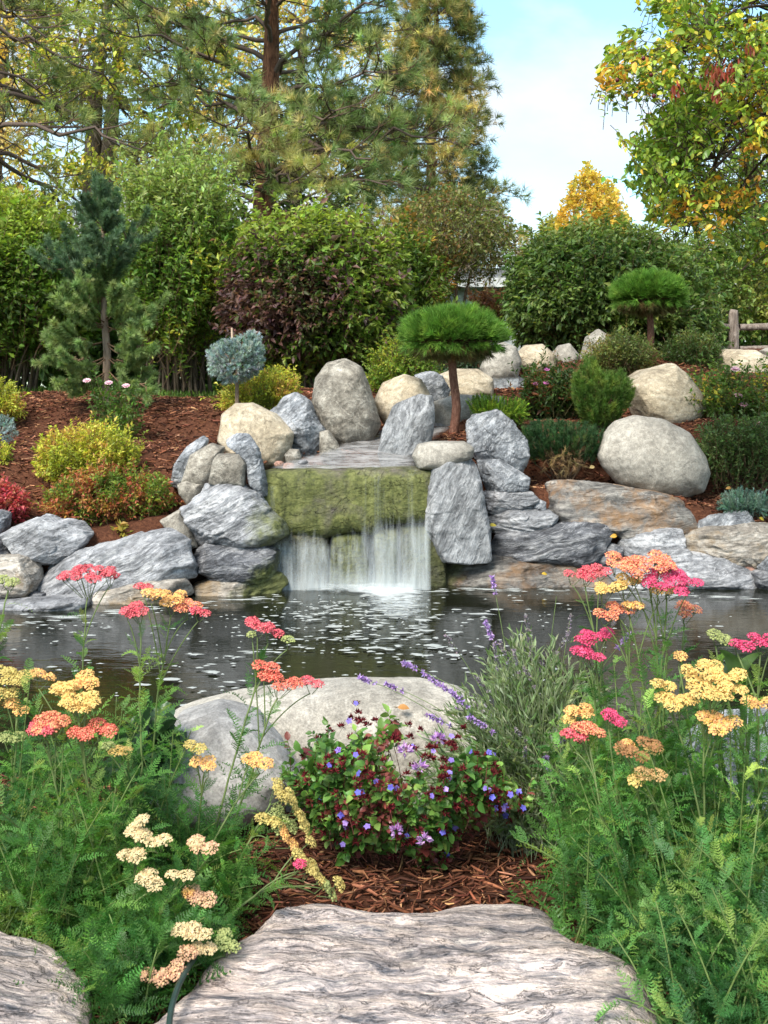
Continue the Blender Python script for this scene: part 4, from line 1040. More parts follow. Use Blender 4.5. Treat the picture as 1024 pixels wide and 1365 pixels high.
def mop_pine(label, px, py_top, py_low, wpx, Yp, trunk, seed, th):
    loc = gp(px, Yp)
    root = thing('mop_headed_pine', label, 'tree', loc, 'grafted pines with flat cushion crowns')
    tp = np.array([loc - A(0, 0, .08)] + [P(x, y, Yp) for x, y in trunk])
    s = np.linspace(0, 1, 12); k = np.linspace(0, 1, len(tp))
    c = np.stack([np.interp(s, k, tp[:, i]) for i in range(3)], -1); c[1:-1] = (c[:-2] + 2 * c[1:-1] + c[2:]) / 4
    mb = MB(); tubes(mb, c[None], np.linspace(.058, .042, 12)[None] * th, 9); mb.build('trunk', M_REDBARK, root)
    ctr = P(px, py_low - (py_low - py_top) * .36, Yp)
    rx, rz = wpx / 2 / F * Yp, (py_low - py_top) * .5 / F * Yp
    n = 2300
    v = rvec(n); v[:, 2] = np.abs(v[:, 2]) * np.where(rng.random(n) < .80, 1, -.5)
    lump = 1 + .16 * (fbm(v * 3.2 + seed, seed, 3) - .5) * 2
    pos = ctr + v * A(rx - .05, rx * .95 - .05, rz * .95) * lump[:, None] * (rng.random(n) ** .22)[:, None]
    d = nz(v * A(1.0, 1.0, .55) + A(0, 0, .55) * np.sign(v[:, 2:3] + .1) + rvec(n) * .28)
    mbn, mbt = MB(), MB()
    col_t = pick([(.09, .20, .03, 2), (.14, .28, .045, 2), (.21, .36, .06, 1)], n, .15)
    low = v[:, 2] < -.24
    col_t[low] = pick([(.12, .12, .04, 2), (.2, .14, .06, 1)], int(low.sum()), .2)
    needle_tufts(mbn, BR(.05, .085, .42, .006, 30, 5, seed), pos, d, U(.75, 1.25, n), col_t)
    e = pos[rng.choice(n, 90)]
    tubes(mbt, bez(np.repeat(c[-1:], 90, 0), (c[-1] + e) / 2 - A(0, 0, .03), e, 5), np.linspace(.012, .004, 5)[None], 4, (.15, .09, .06))
    mbt.build('branches', M_TWIG, root)
    mbn.build('cushion', M_NEEDLE, root)
    y = P(px + wpx * .12, py_top + 6, Yp - rx * .55)
mop_pine('mop headed pine with a slanting reddish trunk on the mulch right of the falls', 602, 407, 480, 142, 10.35, [(610, 545), (604, 505), (602, 470), (600, 452)], 61, .78)
mop_pine('mop headed pine farther back in front of the broad dark shrub', 865, 361, 419, 100, 13.2, [(868, 450), (867, 425), (865, 405)], 62, .8)

def conifer_mound(name, label, cat, poly, Y, D, n, var, colr, up, outw, sh=.1, stem=None, group=None, scale=(.8, 1.15), twc=(.14, .09, .06), shell=.3, ns=40, front=.62):
    q = np.asarray(poly, float)
    loc = gp(stem[0][0] if stem else (q[:, 0].min() + q[:, 0].max()) / 2, Y)
    root = thing(name, label, cat, loc, group)
    pts, out = crown_points(poly, Y, D, n, front, shell)
    d = nz(out * outw + A(0, 0, up) + rvec(n) * .35)
    mbn, mbt = MB(), MB()
    cf = palette_fn(colr, 6, .14)
    needle_tufts(mbn, var, pts - d * sh, d, U(*scale, n), cf(pts))
    if stem:
        tp = np.array([loc - A(0, 0, .06)] + [P(x, y, Y) for x, y in stem])
        mb = MB(); tubes(mb, tp[None], np.linspace(stem_w, stem_w * .8, len(tp))[None], 8); mb.build('trunk', M_PALEBARK, root)
        s0 = np.repeat(tp[-1:], ns, 0)
    else:
        s0 = np.repeat(loc[None], ns, 0) + rng.normal(0, .03, (ns, 3))
    e = (pts - d * sh)[rng.choice(n, ns)]
    tubes(mbt, bez(s0, (s0 + e) / 2 + A(0, 0, .03), e, 5), np.linspace(.010, .004, 5)[None], 4, twc)
    mbt.build('branches', M_TWIG, root)
    mbn.build('needles', M_NEEDLE, root)
    return root
stem_w = .022
BLUE = [(.17, .235, .27, 1.3), (.27, .345, .40, 2), (.40, .47, .53, 1.2)]
conifer_mound('globe_spruce', 'silvery blue globe spruce grafted on a thin bare stem', 'tree', [(276, 470), (290, 455), (312, 452), (335, 440), (348, 446), (352, 470), (350, 492), (330, 508), (300, 512), (280, 500)], 11.0, .5, 820, BR(.055, .026, .85, .0065, 40, 4, 70), BLUE, .35, .9, .04, stem=[(316, 520), (316, 490)])
mb = MB(); tubes(mb, np.array([P(311, 480, 10.95), P(309, 437, 10.95)])[None], A(.012, .01)[None], 6, (.36, .27, .2)); mb.build('stake', M_TWIG, bpy.data.objects['globe_spruce'])
conifer_mound('blue_spruce_shrub', 'silvery blue dwarf spruce cut by the left photo edge', 'shrub', [(-60, 555), (0, 548), (18, 560), (25, 580), (10, 592), (-60, 598)], 10.6, .4, 480, BR(.05, .02, .8, .005, 34, 4, 71), BLUE, .3, .9, .04)
conifer_mound('mugo_pine', 'upright green dwarf pine in front of the big cream boulder', 'shrub', [(762, 530), (766, 505), (780, 480), (792, 478), (805, 500), (828, 496), (846, 515), (838, 545), (820, 565), (780, 568)], 10.75, .55, 620, BR(.09, .045, .6, .0042, 60, 4, 72), [(.06, .115, .025, 2), (.09, .16, .035, 2), (.15, .21, .045, 1)], .9, .5, .07)
conifer_mound('mugo_pine', 'flat dark green dwarf pine with brown underside in front of the white boulder', 'shrub', [(694, 580), (705, 566), (740, 562), (780, 566), (806, 576), (808, 596), (790, 614), (760, 606), (730, 612), (705, 612)], 10.15, .6, 520, BR(.08, .04, .6, .0042, 60, 4, 73), [(.03, .07, .03, 2), (.05, .10, .042, 2), (.085, .14, .05, 1)], .7, .6, .06)
mb = MB(); p, o = crown_points([(722, 606), (740, 596), (770, 600), (782, 616), (760, 626), (730, 624)], 10.0, .3, 60); needle_tufts(mb, BR(.07, .05, .6, .0045, 24, 3, 74), p, nz(rvec(60) + A(0, -.3, -.6)), U(.8, 1.1, 60), pick([(.3, .2, .1, 2), (.2, .14, .07, 1)], 60)); mb.build('dead_needles', M_NEEDLE, bpy.data.objects['mugo_pine.001'])
conifer_mound('juniper', 'bright golden green feathery juniper beside the bonsai pine trunk', 'shrub', [(622, 540), (640, 530), (670, 532), (698, 536), (704, 556), (680, 564), (640, 556)], 10.5, .5, 420, BR(.16, .022, .5, .006, 60, 4, 75), [(.16, .26, .03, 2), (.26, .36, .05, 1.5), (.1, .18, .03, 1)], .25, 1.0, .12)
conifer_mound('juniper', 'low steel blue creeping juniper at the right edge of the bed', 'shrub', [(955, 678), (965, 660), (990, 655), (1020, 660), (1040, 675), (1020, 688), (970, 686)], 9.65, .4, 420, BR(.12, .018, .6, .006, 50, 4, 76), [(.09, .16, .15, 2), (.14, .23, .21, 2), (.22, .31, .28, .8)], .3, .9, .08)

# ------------------------------------------------------------------ low shrubs
def small(name, label, poly, Y, D, n, sl, nl, ll, lw, pal, seed, **k):
    kw = dict(loose=.15, stems=16, stem_r=.006, up=.6, twig_r=.0025)
    kw.update(k)
    top = kw.pop('top', None)
    cf = palette_fn(pal, 5, .18, seed=seed, **({'top': top[0], 'z0': top[1], 'z1': top[2]} if top else {}))
    return bush(name, label, 'shrub', poly, Y, D, n, sl, nl, ll, lw, cf, seed=seed, **kw)
SPY = [(.18, .23, .04, 1), (.35, .38, .055, 2), (.54, .52, .10, 1.3), (.46, .28, .09, .35)]
SPR = [(.11, .18, .035, 1.6), (.22, .27, .05, 1.4), (.38, .12, .075, 1.6), (.40, .23, .08, .9)]
small('spirea', 'yellow green mounded shrub above the red tipped one in the left bed', [(42, 620), (50, 590), (80, 568), (130, 560), (170, 575), (190, 600), (180, 630), (120, 648), (60, 645)], 9.75, .8, 900, .22, 15, .030, .012, SPY, 81)
small('spirea', 'green shrub with red and bronze shoot tips just above the left stone wall', [(50, 680), (62, 645), (110, 622), (170, 618), (225, 640), (238, 670), (215, 695), (150, 700), (80, 700)], 9.35, .7, 1000, .2, 15, .030, .013, SPR, 82)
small('spirea', 'golden shrub behind the cream boulder under the blue globe spruce', [(286, 545), (296, 515), (330, 498), (370, 486), (398, 500), (400, 535), (370, 560), (300, 562)], 11.5, .8, 800, .22, 14, .030, .013, SPY, 83)
small('spirea', 'golden shrub at the far left edge behind the dwarf blue spruce', [(-60, 520), (-20, 500), (12, 508), (36, 535), (34, 558), (-60, 562)], 11.6, .7, 520, .22, 14, .030, .013, SPY, 84)
small('spirea', 'yellow green shrub at the left edge under the dwarf blue spruce', [(-60, 600), (-10, 585), (14, 596), (20, 620), (6, 640), (-60, 640)], 9.9, .5, 360, .2, 14, .030, .013, SPY, 85)
small('barberry', 'crimson pink low shrub at the left edge above the grey stone', [(-50, 650), (0, 640), (30, 652), (44, 675), (30, 690), (-50, 690)], 9.25, .4, 300, .16, 12, .034, .018, [(.42, .06, .09, 2), (.5, .14, .14, 1), (.3, .1, .08, 1), (.22, .2, .05, .7)], 86)
small('perennial_plant', 'single small bronze leaved sprout in the mulch above the long grey slab', [(150, 715), (160, 695), (172, 700), (170, 718)], 9.0, .12, 12, .1, 8, .05, .02, [(.36, .2, .06, 2), (.26, .24, .05, 1)], 87, stems=4)

def bloom(mb, c, r, colr, n=9, up=A(0, -.5, .85), lay=2):
    """a small double rose: layers of round petals"""
    for k in range(lay):
        a = np.arange(n - 2 * k) / (n - 2 * k) * TAU + k
        t1 = nz(np.cross(up, A(1, .2, .1))); t2 = np.cross(up, t1)
        d = nz((np.cos(a)[:, None] * t1 + np.sin(a)[:, None] * t2) + up * (.35 + .7 * k))
        leaves(mb, np.repeat(c[None], len(a), 0), d, np.repeat(up[None], len(a), 0), r * (1 - .25 * k), r * .85, pick([(*colr, 1)], len(a), .08), LEAF_O)
def rose(label, poly, Y, D, n, blooms, pal, seed, cat='rose bush', colr=(.78, .5, .58), r=.042, ll=.042, lw=.022):
    root = bush('rose_bush', label, cat, poly, Y, D, n, .28, 10, ll, lw, palette_fn(pal, 4, .2, seed=seed), 14, .005, seed=seed, up=.9, twig_r=.003, twig_c=(.16, .14, .06))
    for x, y in blooms:
        mb = MB(); bloom(mb, P(x, y, Y - D * .35), r, colr)
        mb.build('bloom', M_PETAL, root)
GRN = [(.05, .10, .025, 1), (.09, .165, .035, 2), (.15, .22, .05, 1)]
rose('sparse rose bush with three pink blooms in front of the young pine', [(118, 545), (128, 515), (160, 508), (190, 525), (196, 560), (170, 590), (150, 580), (128, 570)], 10.9, .6, 150, [(116, 508), (145, 511), (168, 515)], GRN, 91)
rose('rose bush with pink blooms in front of the tan boulder on the right', [(905, 550), (912, 520), (935, 500), (975, 490), (1060, 500), (1060, 560), (950, 560)], 11.2, .8, 420, [(980, 493), (984, 528), (991, 540)], GRN + [(.5, .4, .06, .35)], 92, r=.05)
rose('rose bush low on the right edge with one peach pink bloom', [(985, 570), (1000, 548), (1060, 540), (1070, 610), (1000, 610)], 10.6, .5, 160, [(1012, 565)], [(.08, .14, .05, 1), (.14, .2, .08, 1)], 93, colr=(.75, .48, .42))
rose('dark leaved shrub with small magenta flowers right of the upper fall', [(690, 530), (700, 505), (730, 490), (765, 495), (785, 520), (775, 550), (730, 560), (698, 555)], 11.2, .7, 480, [(729, 493), (714, 512), (728, 511)], [(.03, .06, .02, 2), (.055, .10, .028, 2), (.2, .09, .05, .6)], 94, 'shrub', (.62, .2, .5), .03, .05, .02)
small('cotoneaster', 'fine leaved olive green shrub with arching shoots in front of the speckled boulder', [(775, 472), (790, 452), (830, 440), (862, 450), (880, 468), (870, 495), (820, 500), (785, 492)], 12.5, .9, 760, .3, 16, .026, .013, [(.08, .12, .04, 2), (.14, .17, .05, 2), (.26, .2, .07, .5)], 95)
small('cotoneaster', 'dense dark green shrub between the mop headed pine and the fence post', [(874, 472), (890, 452), (920, 440), (950, 446), (966, 466), (960, 492), (900, 496)], 13.0, .9, 760, .3, 16, .028, .014, [(.045, .085, .025, 2), (.08, .13, .04, 2), (.15, .18, .05, .6)], 96)
small('barberry', 'low shrub of yellow and crimson leaves beside the big cream boulder', [(925, 540), (930, 515), (950, 502), (975, 512), (985, 540), (960, 556)], 11.6, .5, 300, .18, 12, .03, .016, [(.4, .34, .06, 2), (.14, .18, .04, 2), (.35, .06, .06, .8)], 97)
small('perennial_plant', 'leafy grey green perennial right of the largest white boulder', [(922, 600), (930, 570), (965, 552), (1010, 556), (1060, 575), (1060, 630), (990, 636), (940, 632)], 10.1, .7, 700, .26, 14, .032, .013, [(.06, .11, .04, 1.5), (.10, .165, .06, 2), (.16, .22, .09, 1)], 98, up=1.2, stems=24)
small('perennial_plant', 'low dark bluish perennial between the two grey boulders above the falls', [(575, 500), (590, 478), (640, 470), (690, 474), (700, 500), (640, 505)], 13.4, .6, 360, .2, 12, .04, .02, [(.03, .06, .04, 2), (.05, .09, .05, 1)], 99)
bl = thing('iris_plant', 'tuft of upright yellow green blades behind the big cream boulder', 'plant', gp(924, 11.9))
mb = MB(); n = 12
b0 = gp(924, 11.9) + np.stack([rng.normal(0, .03, n), rng.normal(0, .03, n), 0 * np.ones(n)], -1)
leaves(mb, b0, nz(A(0, 0, 1) + rng.normal(0, .16, (n, 3))), rvec(n), U(.25, .42, n), .02, pick([(.3, .33, .07, 1), (.2, .27, .05, 1)], n), LEAF_O); mb.build('blades', M_LEAF, bl)

# lawn glimpsed between the shrub stems on the left
mb = MB(); n = 9000
X, Yg = U(-5.5, -1.2, n), U(14.2, 19, n)
Zg = ground_z(X, Yg)
leaves(mb, np.stack([X, Yg, Zg], -1), nz(A(0, 0, 1) + rvec(n) * .4), rvec(n), U(.05, .11, n), .012, pick([(.09, .17, .03, 2), (.15, .23, .045, 1)], n))
struct(mb.build('lawn_grass', M_LEAF), 'stuff')

# ------------------------------------------------------------------ waterfall
ledge_moss = lambda v, h: np.clip(.74 - .95 * np.exp(-((v[:, 0] + .40 + .25 * (fbm(v * 5, 8, 3) - .5)) / .13) ** 2 - ((v[:, 2] - .70 + .3 * (fbm(v * 6, 9, 3) - .5)) / .17) ** 2) - .4 * sstep(.8, 1.0, h) + 1.2 * (fbm(v * A(11, 11, 6), 3, 5) - .5), 0, 1)
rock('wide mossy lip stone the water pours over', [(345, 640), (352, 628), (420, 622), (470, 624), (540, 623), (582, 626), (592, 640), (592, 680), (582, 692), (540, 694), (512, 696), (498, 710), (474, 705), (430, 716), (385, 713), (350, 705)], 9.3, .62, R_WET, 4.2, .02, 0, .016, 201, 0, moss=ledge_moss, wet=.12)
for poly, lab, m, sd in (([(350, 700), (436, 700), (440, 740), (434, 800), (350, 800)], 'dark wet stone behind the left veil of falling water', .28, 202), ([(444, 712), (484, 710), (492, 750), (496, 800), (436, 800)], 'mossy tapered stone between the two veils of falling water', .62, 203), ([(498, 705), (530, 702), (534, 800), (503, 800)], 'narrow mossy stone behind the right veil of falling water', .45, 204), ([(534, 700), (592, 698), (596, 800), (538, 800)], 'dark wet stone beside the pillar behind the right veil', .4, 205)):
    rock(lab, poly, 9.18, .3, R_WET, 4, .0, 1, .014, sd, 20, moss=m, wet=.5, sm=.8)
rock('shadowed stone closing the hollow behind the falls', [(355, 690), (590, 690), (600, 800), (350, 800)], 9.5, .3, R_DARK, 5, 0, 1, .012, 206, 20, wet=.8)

def water_material(name, sx, sz, lo, hi, colr=(.52, .56, .57), axis='xz', low=0.0):
    """streaky part-transparent white water; col.r = how much water there is"""
    N = Nodes(name)
    co = N.coords((1, 1, 1), rand=False)
    m1 = N.n('Mapping', {'Vector': co, 'Scale': (sx, sx if axis == 'xz' else sz, sz)}).outputs[0]
    m2 = N.n('Mapping', {'Vector': co, 'Scale': (sx * 3.1, sx * 3.1 if axis == 'xz' else sz * 1.6, sz * 1.6)}).outputs[0]
    v = N.math('ADD', N.math('MULTIPLY', N.noise(m1, 1.0, 4, .6, .2), .65), N.math('MULTIPLY', N.noise(m2, 1.0, 3, .6), .35))
    a = N.n('SeparateColor', {0: N.attr()})
    f = N.math('ADD', v, N.math('SUBTRACT', a.outputs[0], .5))
    al = N.ramp(f, [(lo, low), (hi, 1.0)])
    al = N.math('MULTIPLY', al, a.outputs[1])
    N.b(Base_Color=colr, Roughness=.35, Alpha=al, Specular_IOR_Level=.4)
    return N.mat
M_FALL = water_material('falling_water', 15.0, .7, .38, .82)
def sheet(name, pts, cov, alpha, mat):
    a, b = pts.shape[:2]
    i, j = np.meshgrid(np.arange(a - 1), np.arange(b - 1), indexing='ij')
    q = i * b + j
    return struct(MB().add(pts.reshape(-1, 3), np.stack([q, q + b, q + b + 1, q + 1], -1).reshape(-1, 4), np.stack([cov, alpha, 0 * cov], -1).reshape(-1, 3)).build(name, mat))
nx, nt = 150, 46
pxs = np.linspace(367, 574, nx)
for layer in range(2):
    k0 = 8.97 - .035 * layer
    lip_z = P(500, 697, 9.0)[2] + .0
    prof = [(9.22, .957), (9.06, .953), (8.985, .935), (8.955, .87), (8.95, .70), (8.945, .52), (8.93, .36), (8.90, .16), (8.885, -.02)]
    pr = np.array(prof); u = np.linspace(0, 1, nt); kk = np.linspace(0, 1, len(pr))
    Yc, Zc = np.interp(u, kk, pr[:, 0]), np.interp(u, kk, pr[:, 1])
    X = (pxs - CX) / F * 9.0
    XX = np.repeat(X[:, None], nt, 1)
    wob = (fbm(np.stack([XX * 18, 0 * XX + layer * 9, u[None] * .8 + 0 * XX], -1), 60 + layer, 3) - .5)
    YY = Yc[None] + wob * .06 * sstep(.2, .7, u)[None] - .035 * layer
    ZZ = Zc[None] + 0 * XX
    PX = np.repeat(pxs[:, None], nt, 1)
    edge_px = np.interp(PX, [371, 430, 490, 520, 570], [714, 714, 708, 699, 694])
    zrow = HY + (HC - ZZ) / 8.95 * F
    below = sstep(-22, 26, zrow - edge_px)
    right = .15 * np.exp(-((PX - 503) / 17) ** 2) + .10 * np.exp(-((PX - 548) / 8) ** 2)
    cov_low = .53 + .07 * np.exp(-((PX - 403) / 34) ** 2) + .08 * np.exp(-((PX - 515) / 26) ** 2) + .08 * np.exp(-((PX - 556) / 13) ** 2) - .07 * np.exp(-((PX - 463) / 20) ** 4)
    cov_top = .27 + right + .05 * np.exp(-((PX - 400) / 20) ** 2)
    cov = cov_top * (1 - below) + cov_low * below + .25 * sstep(750, 790, zrow) - .06 * layer
    alpha = np.clip(np.minimum((PX - 366) / 8, (575 - PX) / 6), 0, 1) * (.30 * (1 - below) + .52 * below)
    sheet('waterfall', np.stack([XX, YY, ZZ], -1), cov, alpha, M_FALL)
# side trickle left of the lip stone
a = np.linspace(0, 1, 14)
sheet('waterfall', np.stack([np.stack([(x - CX) / F * 9.05 + 0 * a, 9.02 + 0 * a, .80 - .8 * a], -1) for x in np.linspace(361, 370, 8)]), np.full((8, 14), .5), np.full((8, 14), .25), M_FALL)

# stream that feeds the lip, and the little upper fall
M_STREAM = water_material('stream_water', 4.5, 17.0, .40, .85, (.50, .49, .49), 'xy', .05)
path = [(452, 626, 9.18, 92), (468, 620, 9.32, 98), (478, 612, 9.55, 80), (492, 602, 9.8, 56), (516, 590, 10.1, 54), (540, 580, 10.45, 48), (575, 566, 10.9, 40)]
rows = []
for k in np.linspace(0, len(path) - 1.001, 40):
    i = int(k); f = k - i
    p = np.array(path[i]) * (1 - f) + np.array(path[i + 1]) * f
    wv = np.linspace(-1, 1, 22)
    X = ((p[0] + wv * p[3] - CX) / F) * p[2]
    Z = HC - (p[1] - HY) / F * p[2] + .012 + .03 * (fbm(np.stack([X * 9, 0 * X + p[2] * 22, 0 * X], -1), 71, 3) - .5)
    rows.append(np.stack([X, 0 * X + p[2], Z], -1))
rows = np.array(rows)
wv = np.abs(np.linspace(-1, 1, 22))
sheet('stream', rows, np.full(rows.shape[:2], .58), np.repeat(np.clip((1 - wv) * 4, 0, 1)[None], 40, 0), M_STREAM)
a = np.linspace(0, 1, 12)
sheet('waterfall', np.stack([np.stack([(x - CX) / F * 12 - .06 * a, 12.25 - .12 * np.sqrt(a), P(0, 502, 12)[2] - .22 * a], -1) for x in np.linspace(660, 696, 24)]), np.full((24, 12), .52), np.full((24, 12), .6) * np.clip(a * 6, .15, 1)[None], M_FALL)
rock('dark wet stone behind the little upper fall', [(652, 520), (660, 502), (680, 498), (700, 505), (704, 532), (656, 534)], 12.35, .35, R_DARK, 3, .1, 2, .02, 207, 10, wet=.6)

# foam on the pond
N = Nodes('foam')
N.b(Base_Color=(.36, .38, .37), Roughness=.45)
M_FOAM = N.mat
N = Nodes('foam_veil')
co = N.coords((1, 1, 1), rand=False)
a = N.n('SeparateColor', {0: N.attr()})
v = N.math('ADD', N.noise(N.n('Mapping', {'Vector': co, 'Scale': (5, 7, 5)}).outputs[0], 1.5, 6, .65, .8), N.math('SUBTRACT', a.outputs[0], .5))
N.b(Base_Color=(.56, .60, .61), Roughness=.6, Alpha=N.math('MULTIPLY', N.ramp(v, [(.48, 0.0), (.86, 1.0)]), .92))
M_VEIL = N.mat
def wpt(px, py, z=0.0):
    Y = (HC - z) * F / (np.asarray(py, float) - HY)
    return np.stack([(np.asarray(px, float) - CX) / F * Y, Y, z + 0 * Y], -1)
U_, V_ = np.meshgrid(np.linspace(345, 660, 110), np.linspace(778, 880, 60), indexing='ij')
w = wpt(U_, V_, .008)
d1 = np.exp(-((U_ - 472) / 92) ** 4) * np.exp(-((V_ - 783) / 9) ** 2) * .62
d2 = np.exp(-((U_ - 522 - (V_ - 790) * .25) / 44) ** 2) * np.exp(-((V_ - 796) / 26) ** 2) * .58
d3 = np.exp(-((U_ - 545) / 80) ** 2) * np.exp(-((V_ - 828) / 34) ** 2) * .3
cov = np.clip(.06 + d1 + d2 + d3, 0, 1)
edge = np.clip(np.minimum(np.minimum(U_ - 345, 660 - U_) / 30, (880 - V_) / 25), 0, 1)
w[..., 2] += .05 * np.clip(d1, 0, 1) * (fbm(np.stack([w[..., 0] * 9, w[..., 1] * 9, 0 * U_], -1), 77, 3))
o = sheet('foam_veil', w, cov * edge, np.ones_like(cov), M_VEIL); o['kind'] = 'stuff'
n = 120
X = (U(372, 570, n) - CX) / F * 8.95
mb = MB()
def flecks(px, py, size, asp, mb):
    w = wpt(px, py, .012)
    n = len(w)
    ang = np.arange(9) / 9 * TAU
    r = size[:, None] * (1 + .35 * rng.normal(size=(n, 9))).clip(.4, 1.7)
    v = np.stack([np.cos(ang)[None] * r * asp[:, None], np.sin(ang)[None] * r, 0 * r], -1) + w[:, None]
    c = np.concatenate([v, w[:, None] + A(0, 0, .004)], 1).reshape(-1, 3)
    f = np.stack([np.arange(9), (np.arange(9) + 1) % 9, np.full(9, 9)], -1)
    mb.add(c, (f[None] + (np.arange(n) * 10)[:, None, None]).reshape(-1, 3))
def blob_field(cx, cy, sx, sy, n, s0, s1, slant=0):
    x = rng.normal(cx, sx, n); y = rng.normal(cy, sy, n) + (x - cx) * slant
    k = (y > 792) & (y < 960)
    x, y = x[k], y[k]
    flecks(x, y, U(s0, s1, len(x)) * rng.choice([.6, 1, 1.7], len(x), p=[.5, .38, .12]), U(1.0, 2.6, len(x)), mb)
for a in ((430, 825, 60, 20, 170, .005, .012), (545, 842, 70, 26, 150, .008, .020), (510, 815, 50, 14, 90, .007, .018), (260, 850, 120, 40, 90, .005, .012), (300, 905, 60, 26, 40, .007, .018), (180, 830, 110, 14, 30, .006, .014), (640, 870, 60, 40, 50, .007, .018), (700, 800, 60, 12, 24, .005, .012), (880, 830, 90, 22, 26, .005, .014), (60, 850, 60, 20, 14, .006, .016)):
    blob_field(*a)
for x0, y0, x1, y1, n in ((-20, 838, 160, 815, 26), (150, 815, 380, 793, 34), (575, 786, 800, 787, 30), (800, 787, 1040, 800, 24), (320, 870, 400, 862, 8)):
    t = rng.random(n)
    flecks(x0 + (x1 - x0) * t, y0 + (y1 - y0) * t + rng.normal(0, 1.6, n), U(.004, .011, n), U(3, 11, n), mb)
struct(mb.build('foam', M_FOAM), 'stuff')

# ------------------------------------------------------------------ bark mulch and fallen leaves
mb = MB()
MUL = [(.18, .068, .036, 3), (.11, .04, .022, 3), (.28, .12, .065, 2), (.05, .02, .013, 2), (.42, .22, .12, .5)]
def chips(X, Y, l0, l1, r0, r1, K):
    n = len(X)
    Z = ground_z(X, Y)
    az = U(0, TAU, n)
    d = np.stack([np.cos(az), np.sin(az), rng.normal(0, .22, n)], -1)
    ln = U(l0, l1, n)
    c = np.stack([X, Y, Z + U(.0, .022, n)], -1)
    t = np.linspace(-.5, .5, K)
    pts = c[:, None] + d[:, None] * (ln[:, None] * t[None])[..., None]
    if K == 3:
        pts[:, 1] += rng.normal(0, .08, (n, 3)) * ln[:, None]
    prof = np.array([.55, 1, .4]) if K == 3 else np.array([1, .5])
    tubes(mb, pts, U(r0, r1, n)[:, None] * prof[None], 3, pick(MUL, n, .22))
n = 15000
Y = U(1.75, 3.45, n); chips(U(-1.25, 1.25, n), Y, .012, .055, .0014, .0042, 3)
n = 9000
chips(U(1.2, 2.4, n) * rng.choice([-1, 1], n), U(1.75, 3.4, n), .012, .055, .0014, .0042, 2)
n = 700
Y = U(2.3, 3.3, n); chips(U(-.7, .7, n), Y, .04, .10, .003, .006, 3)
n = 40000
X, Y = U(-4.6, 4.8, n), U(9.15, 13.9, n)
k = np.exp(-((X + .02 - .3 * (Y - 9.6)) / .33) ** 2) * (Y < 10.9) < .4
k &= ~((X > -1.0) & (X < .5) & (Y < 9.75))
k &= Y > edge_y(X) + .34
chips(X[k], Y[k], .02, .10, .003, .011, 2)
struct(mb.build('bark_mulch', matte_material('bark_chip', .85, 70, .2)), 'stuff')

FL = [(812, 654, 9.72, (.62, .26, .03), .075, 'orange fallen leaf on the mulch at the foot of the largest white boulder'),
      (652, 700, 9.2, (.62, .5, .06), .06, 'yellow fallen leaf caught beside the pillar rock above the long dark slab'),
      (823, 714, 9.13, (.66, .36, .05), .06, 'orange fallen leaf at the right tip of the long dark slab'),
      (786, 624, 9.85, (.55, .42, .2), .06, 'tan fallen leaf in front of the flat dark dwarf pine'),
      (218, 611, 10.15, (.50, .2, .12), .11, 'large rusty fallen leaf on the mulch left of the leaning rocks'),
      (204, 609, 10.2, (.42, .17, .11), .09, 'smaller rusty fallen leaf beside the large rusty one'),
      (938, 672, 9.75, (.6, .17, .04), .06, 'red orange fallen leaf on the mulch left of the blue juniper'),
      (1012, 690, 9.5, (.62, .48, .06), .05, 'yellow fallen leaf beside the blue juniper at the right edge'),
      (975, 650, 9.9, (.6, .34, .1), .05, 'amber fallen leaf on the mulch above the blue juniper'),
      (722, 765, 9.0, (.66, .44, .06), .05, 'yellow fallen leaf on the broad brown ledge by the water'),
      (530, 943, 3.30, (.5, .24, .08), .035, 'tan fallen leaf lying on top of the long pale boulder'),
      (492, 1157, 2.75, (.6, .25, .03), .02, 'tiny orange fallen leaf on the mulch below the purple flowers')]
for x, y, Y, c, s, lab in FL:
    mb = MB()
    p = P(x, y, Y)
    leaves(mb, p[None], nz(rvec(1) * A(1, .6, .1)), nz(A(0, -.75, .66) + rvec(1) * .25), s, s * .62, np.array([c]), LEAF_O)
    tubes(mb, np.stack([p, p - A(.3, .2, -.1) * s])[None], A(.0015, .001)[None] * s / .03, 3, (.3, .2, .08))
    tag(mb.build('fallen_leaf', M_LEAF, origin=p), lab, 'leaf', 'fallen leaves')

# ------------------------------------------------------------------ foreground flowers
def feather(npair, curl, seed, wmax=.17):
    """a fern-like yarrow leaf of unit length along +y"""
    R = np.random.default_rng(seed)
    V, Fc = [], []
    def tri(a, b, c):
        k = len(V); V.extend([a, b, c]); Fc.append([k, k + 1, k + 2])
    cl = lambda t: A(.05 * math.sin(t * 3 + seed), t * (1 - .12 * curl * t), -curl * t * t * .45 + .06 * t)
    for i in range(8):
        a, b = cl(i / 8), cl((i + 1) / 8)
        w = .009 * (1 - i / 9)
        tri(a - A(w, 0, 0), a + A(w, 0, 0), b)
    for i in range(npair):
        t = .10 + .9 * (i + .5) / npair
        p = cl(t)
        L_ = wmax * math.sin(math.pi * min(.97, t * .88 + .1)) ** .8
        for s in (-1, 1):
            d = nz(A(s * 1, .55 + .2 * R.normal(), .22 + .3 * R.normal()))
            l = L_ * R.uniform(.8, 1.15)
            n = A(-d[1], d[0], 0) * .017
            tip = p + d * l
            tri(p - n, p + n, tip)
            for f, sg in ((.35, 1), (.35, -1), (.6, 1), (.6, -1), (.82, 1), (.82, -1)):
                q = p + d * l * f
                dd = nz(d * .75 + sg * A(-d[1], d[0], 0) * .9 + A(0, 0, .35 * R.normal() + .1))
                e = q + dd * l * .36 * (1.1 - .5 * f)
                m = nz(np.cross(dd, A(0, 0, 1))) * .012
                tri(q - m, q + m, e)
    return np.array(V), np.array(Fc)
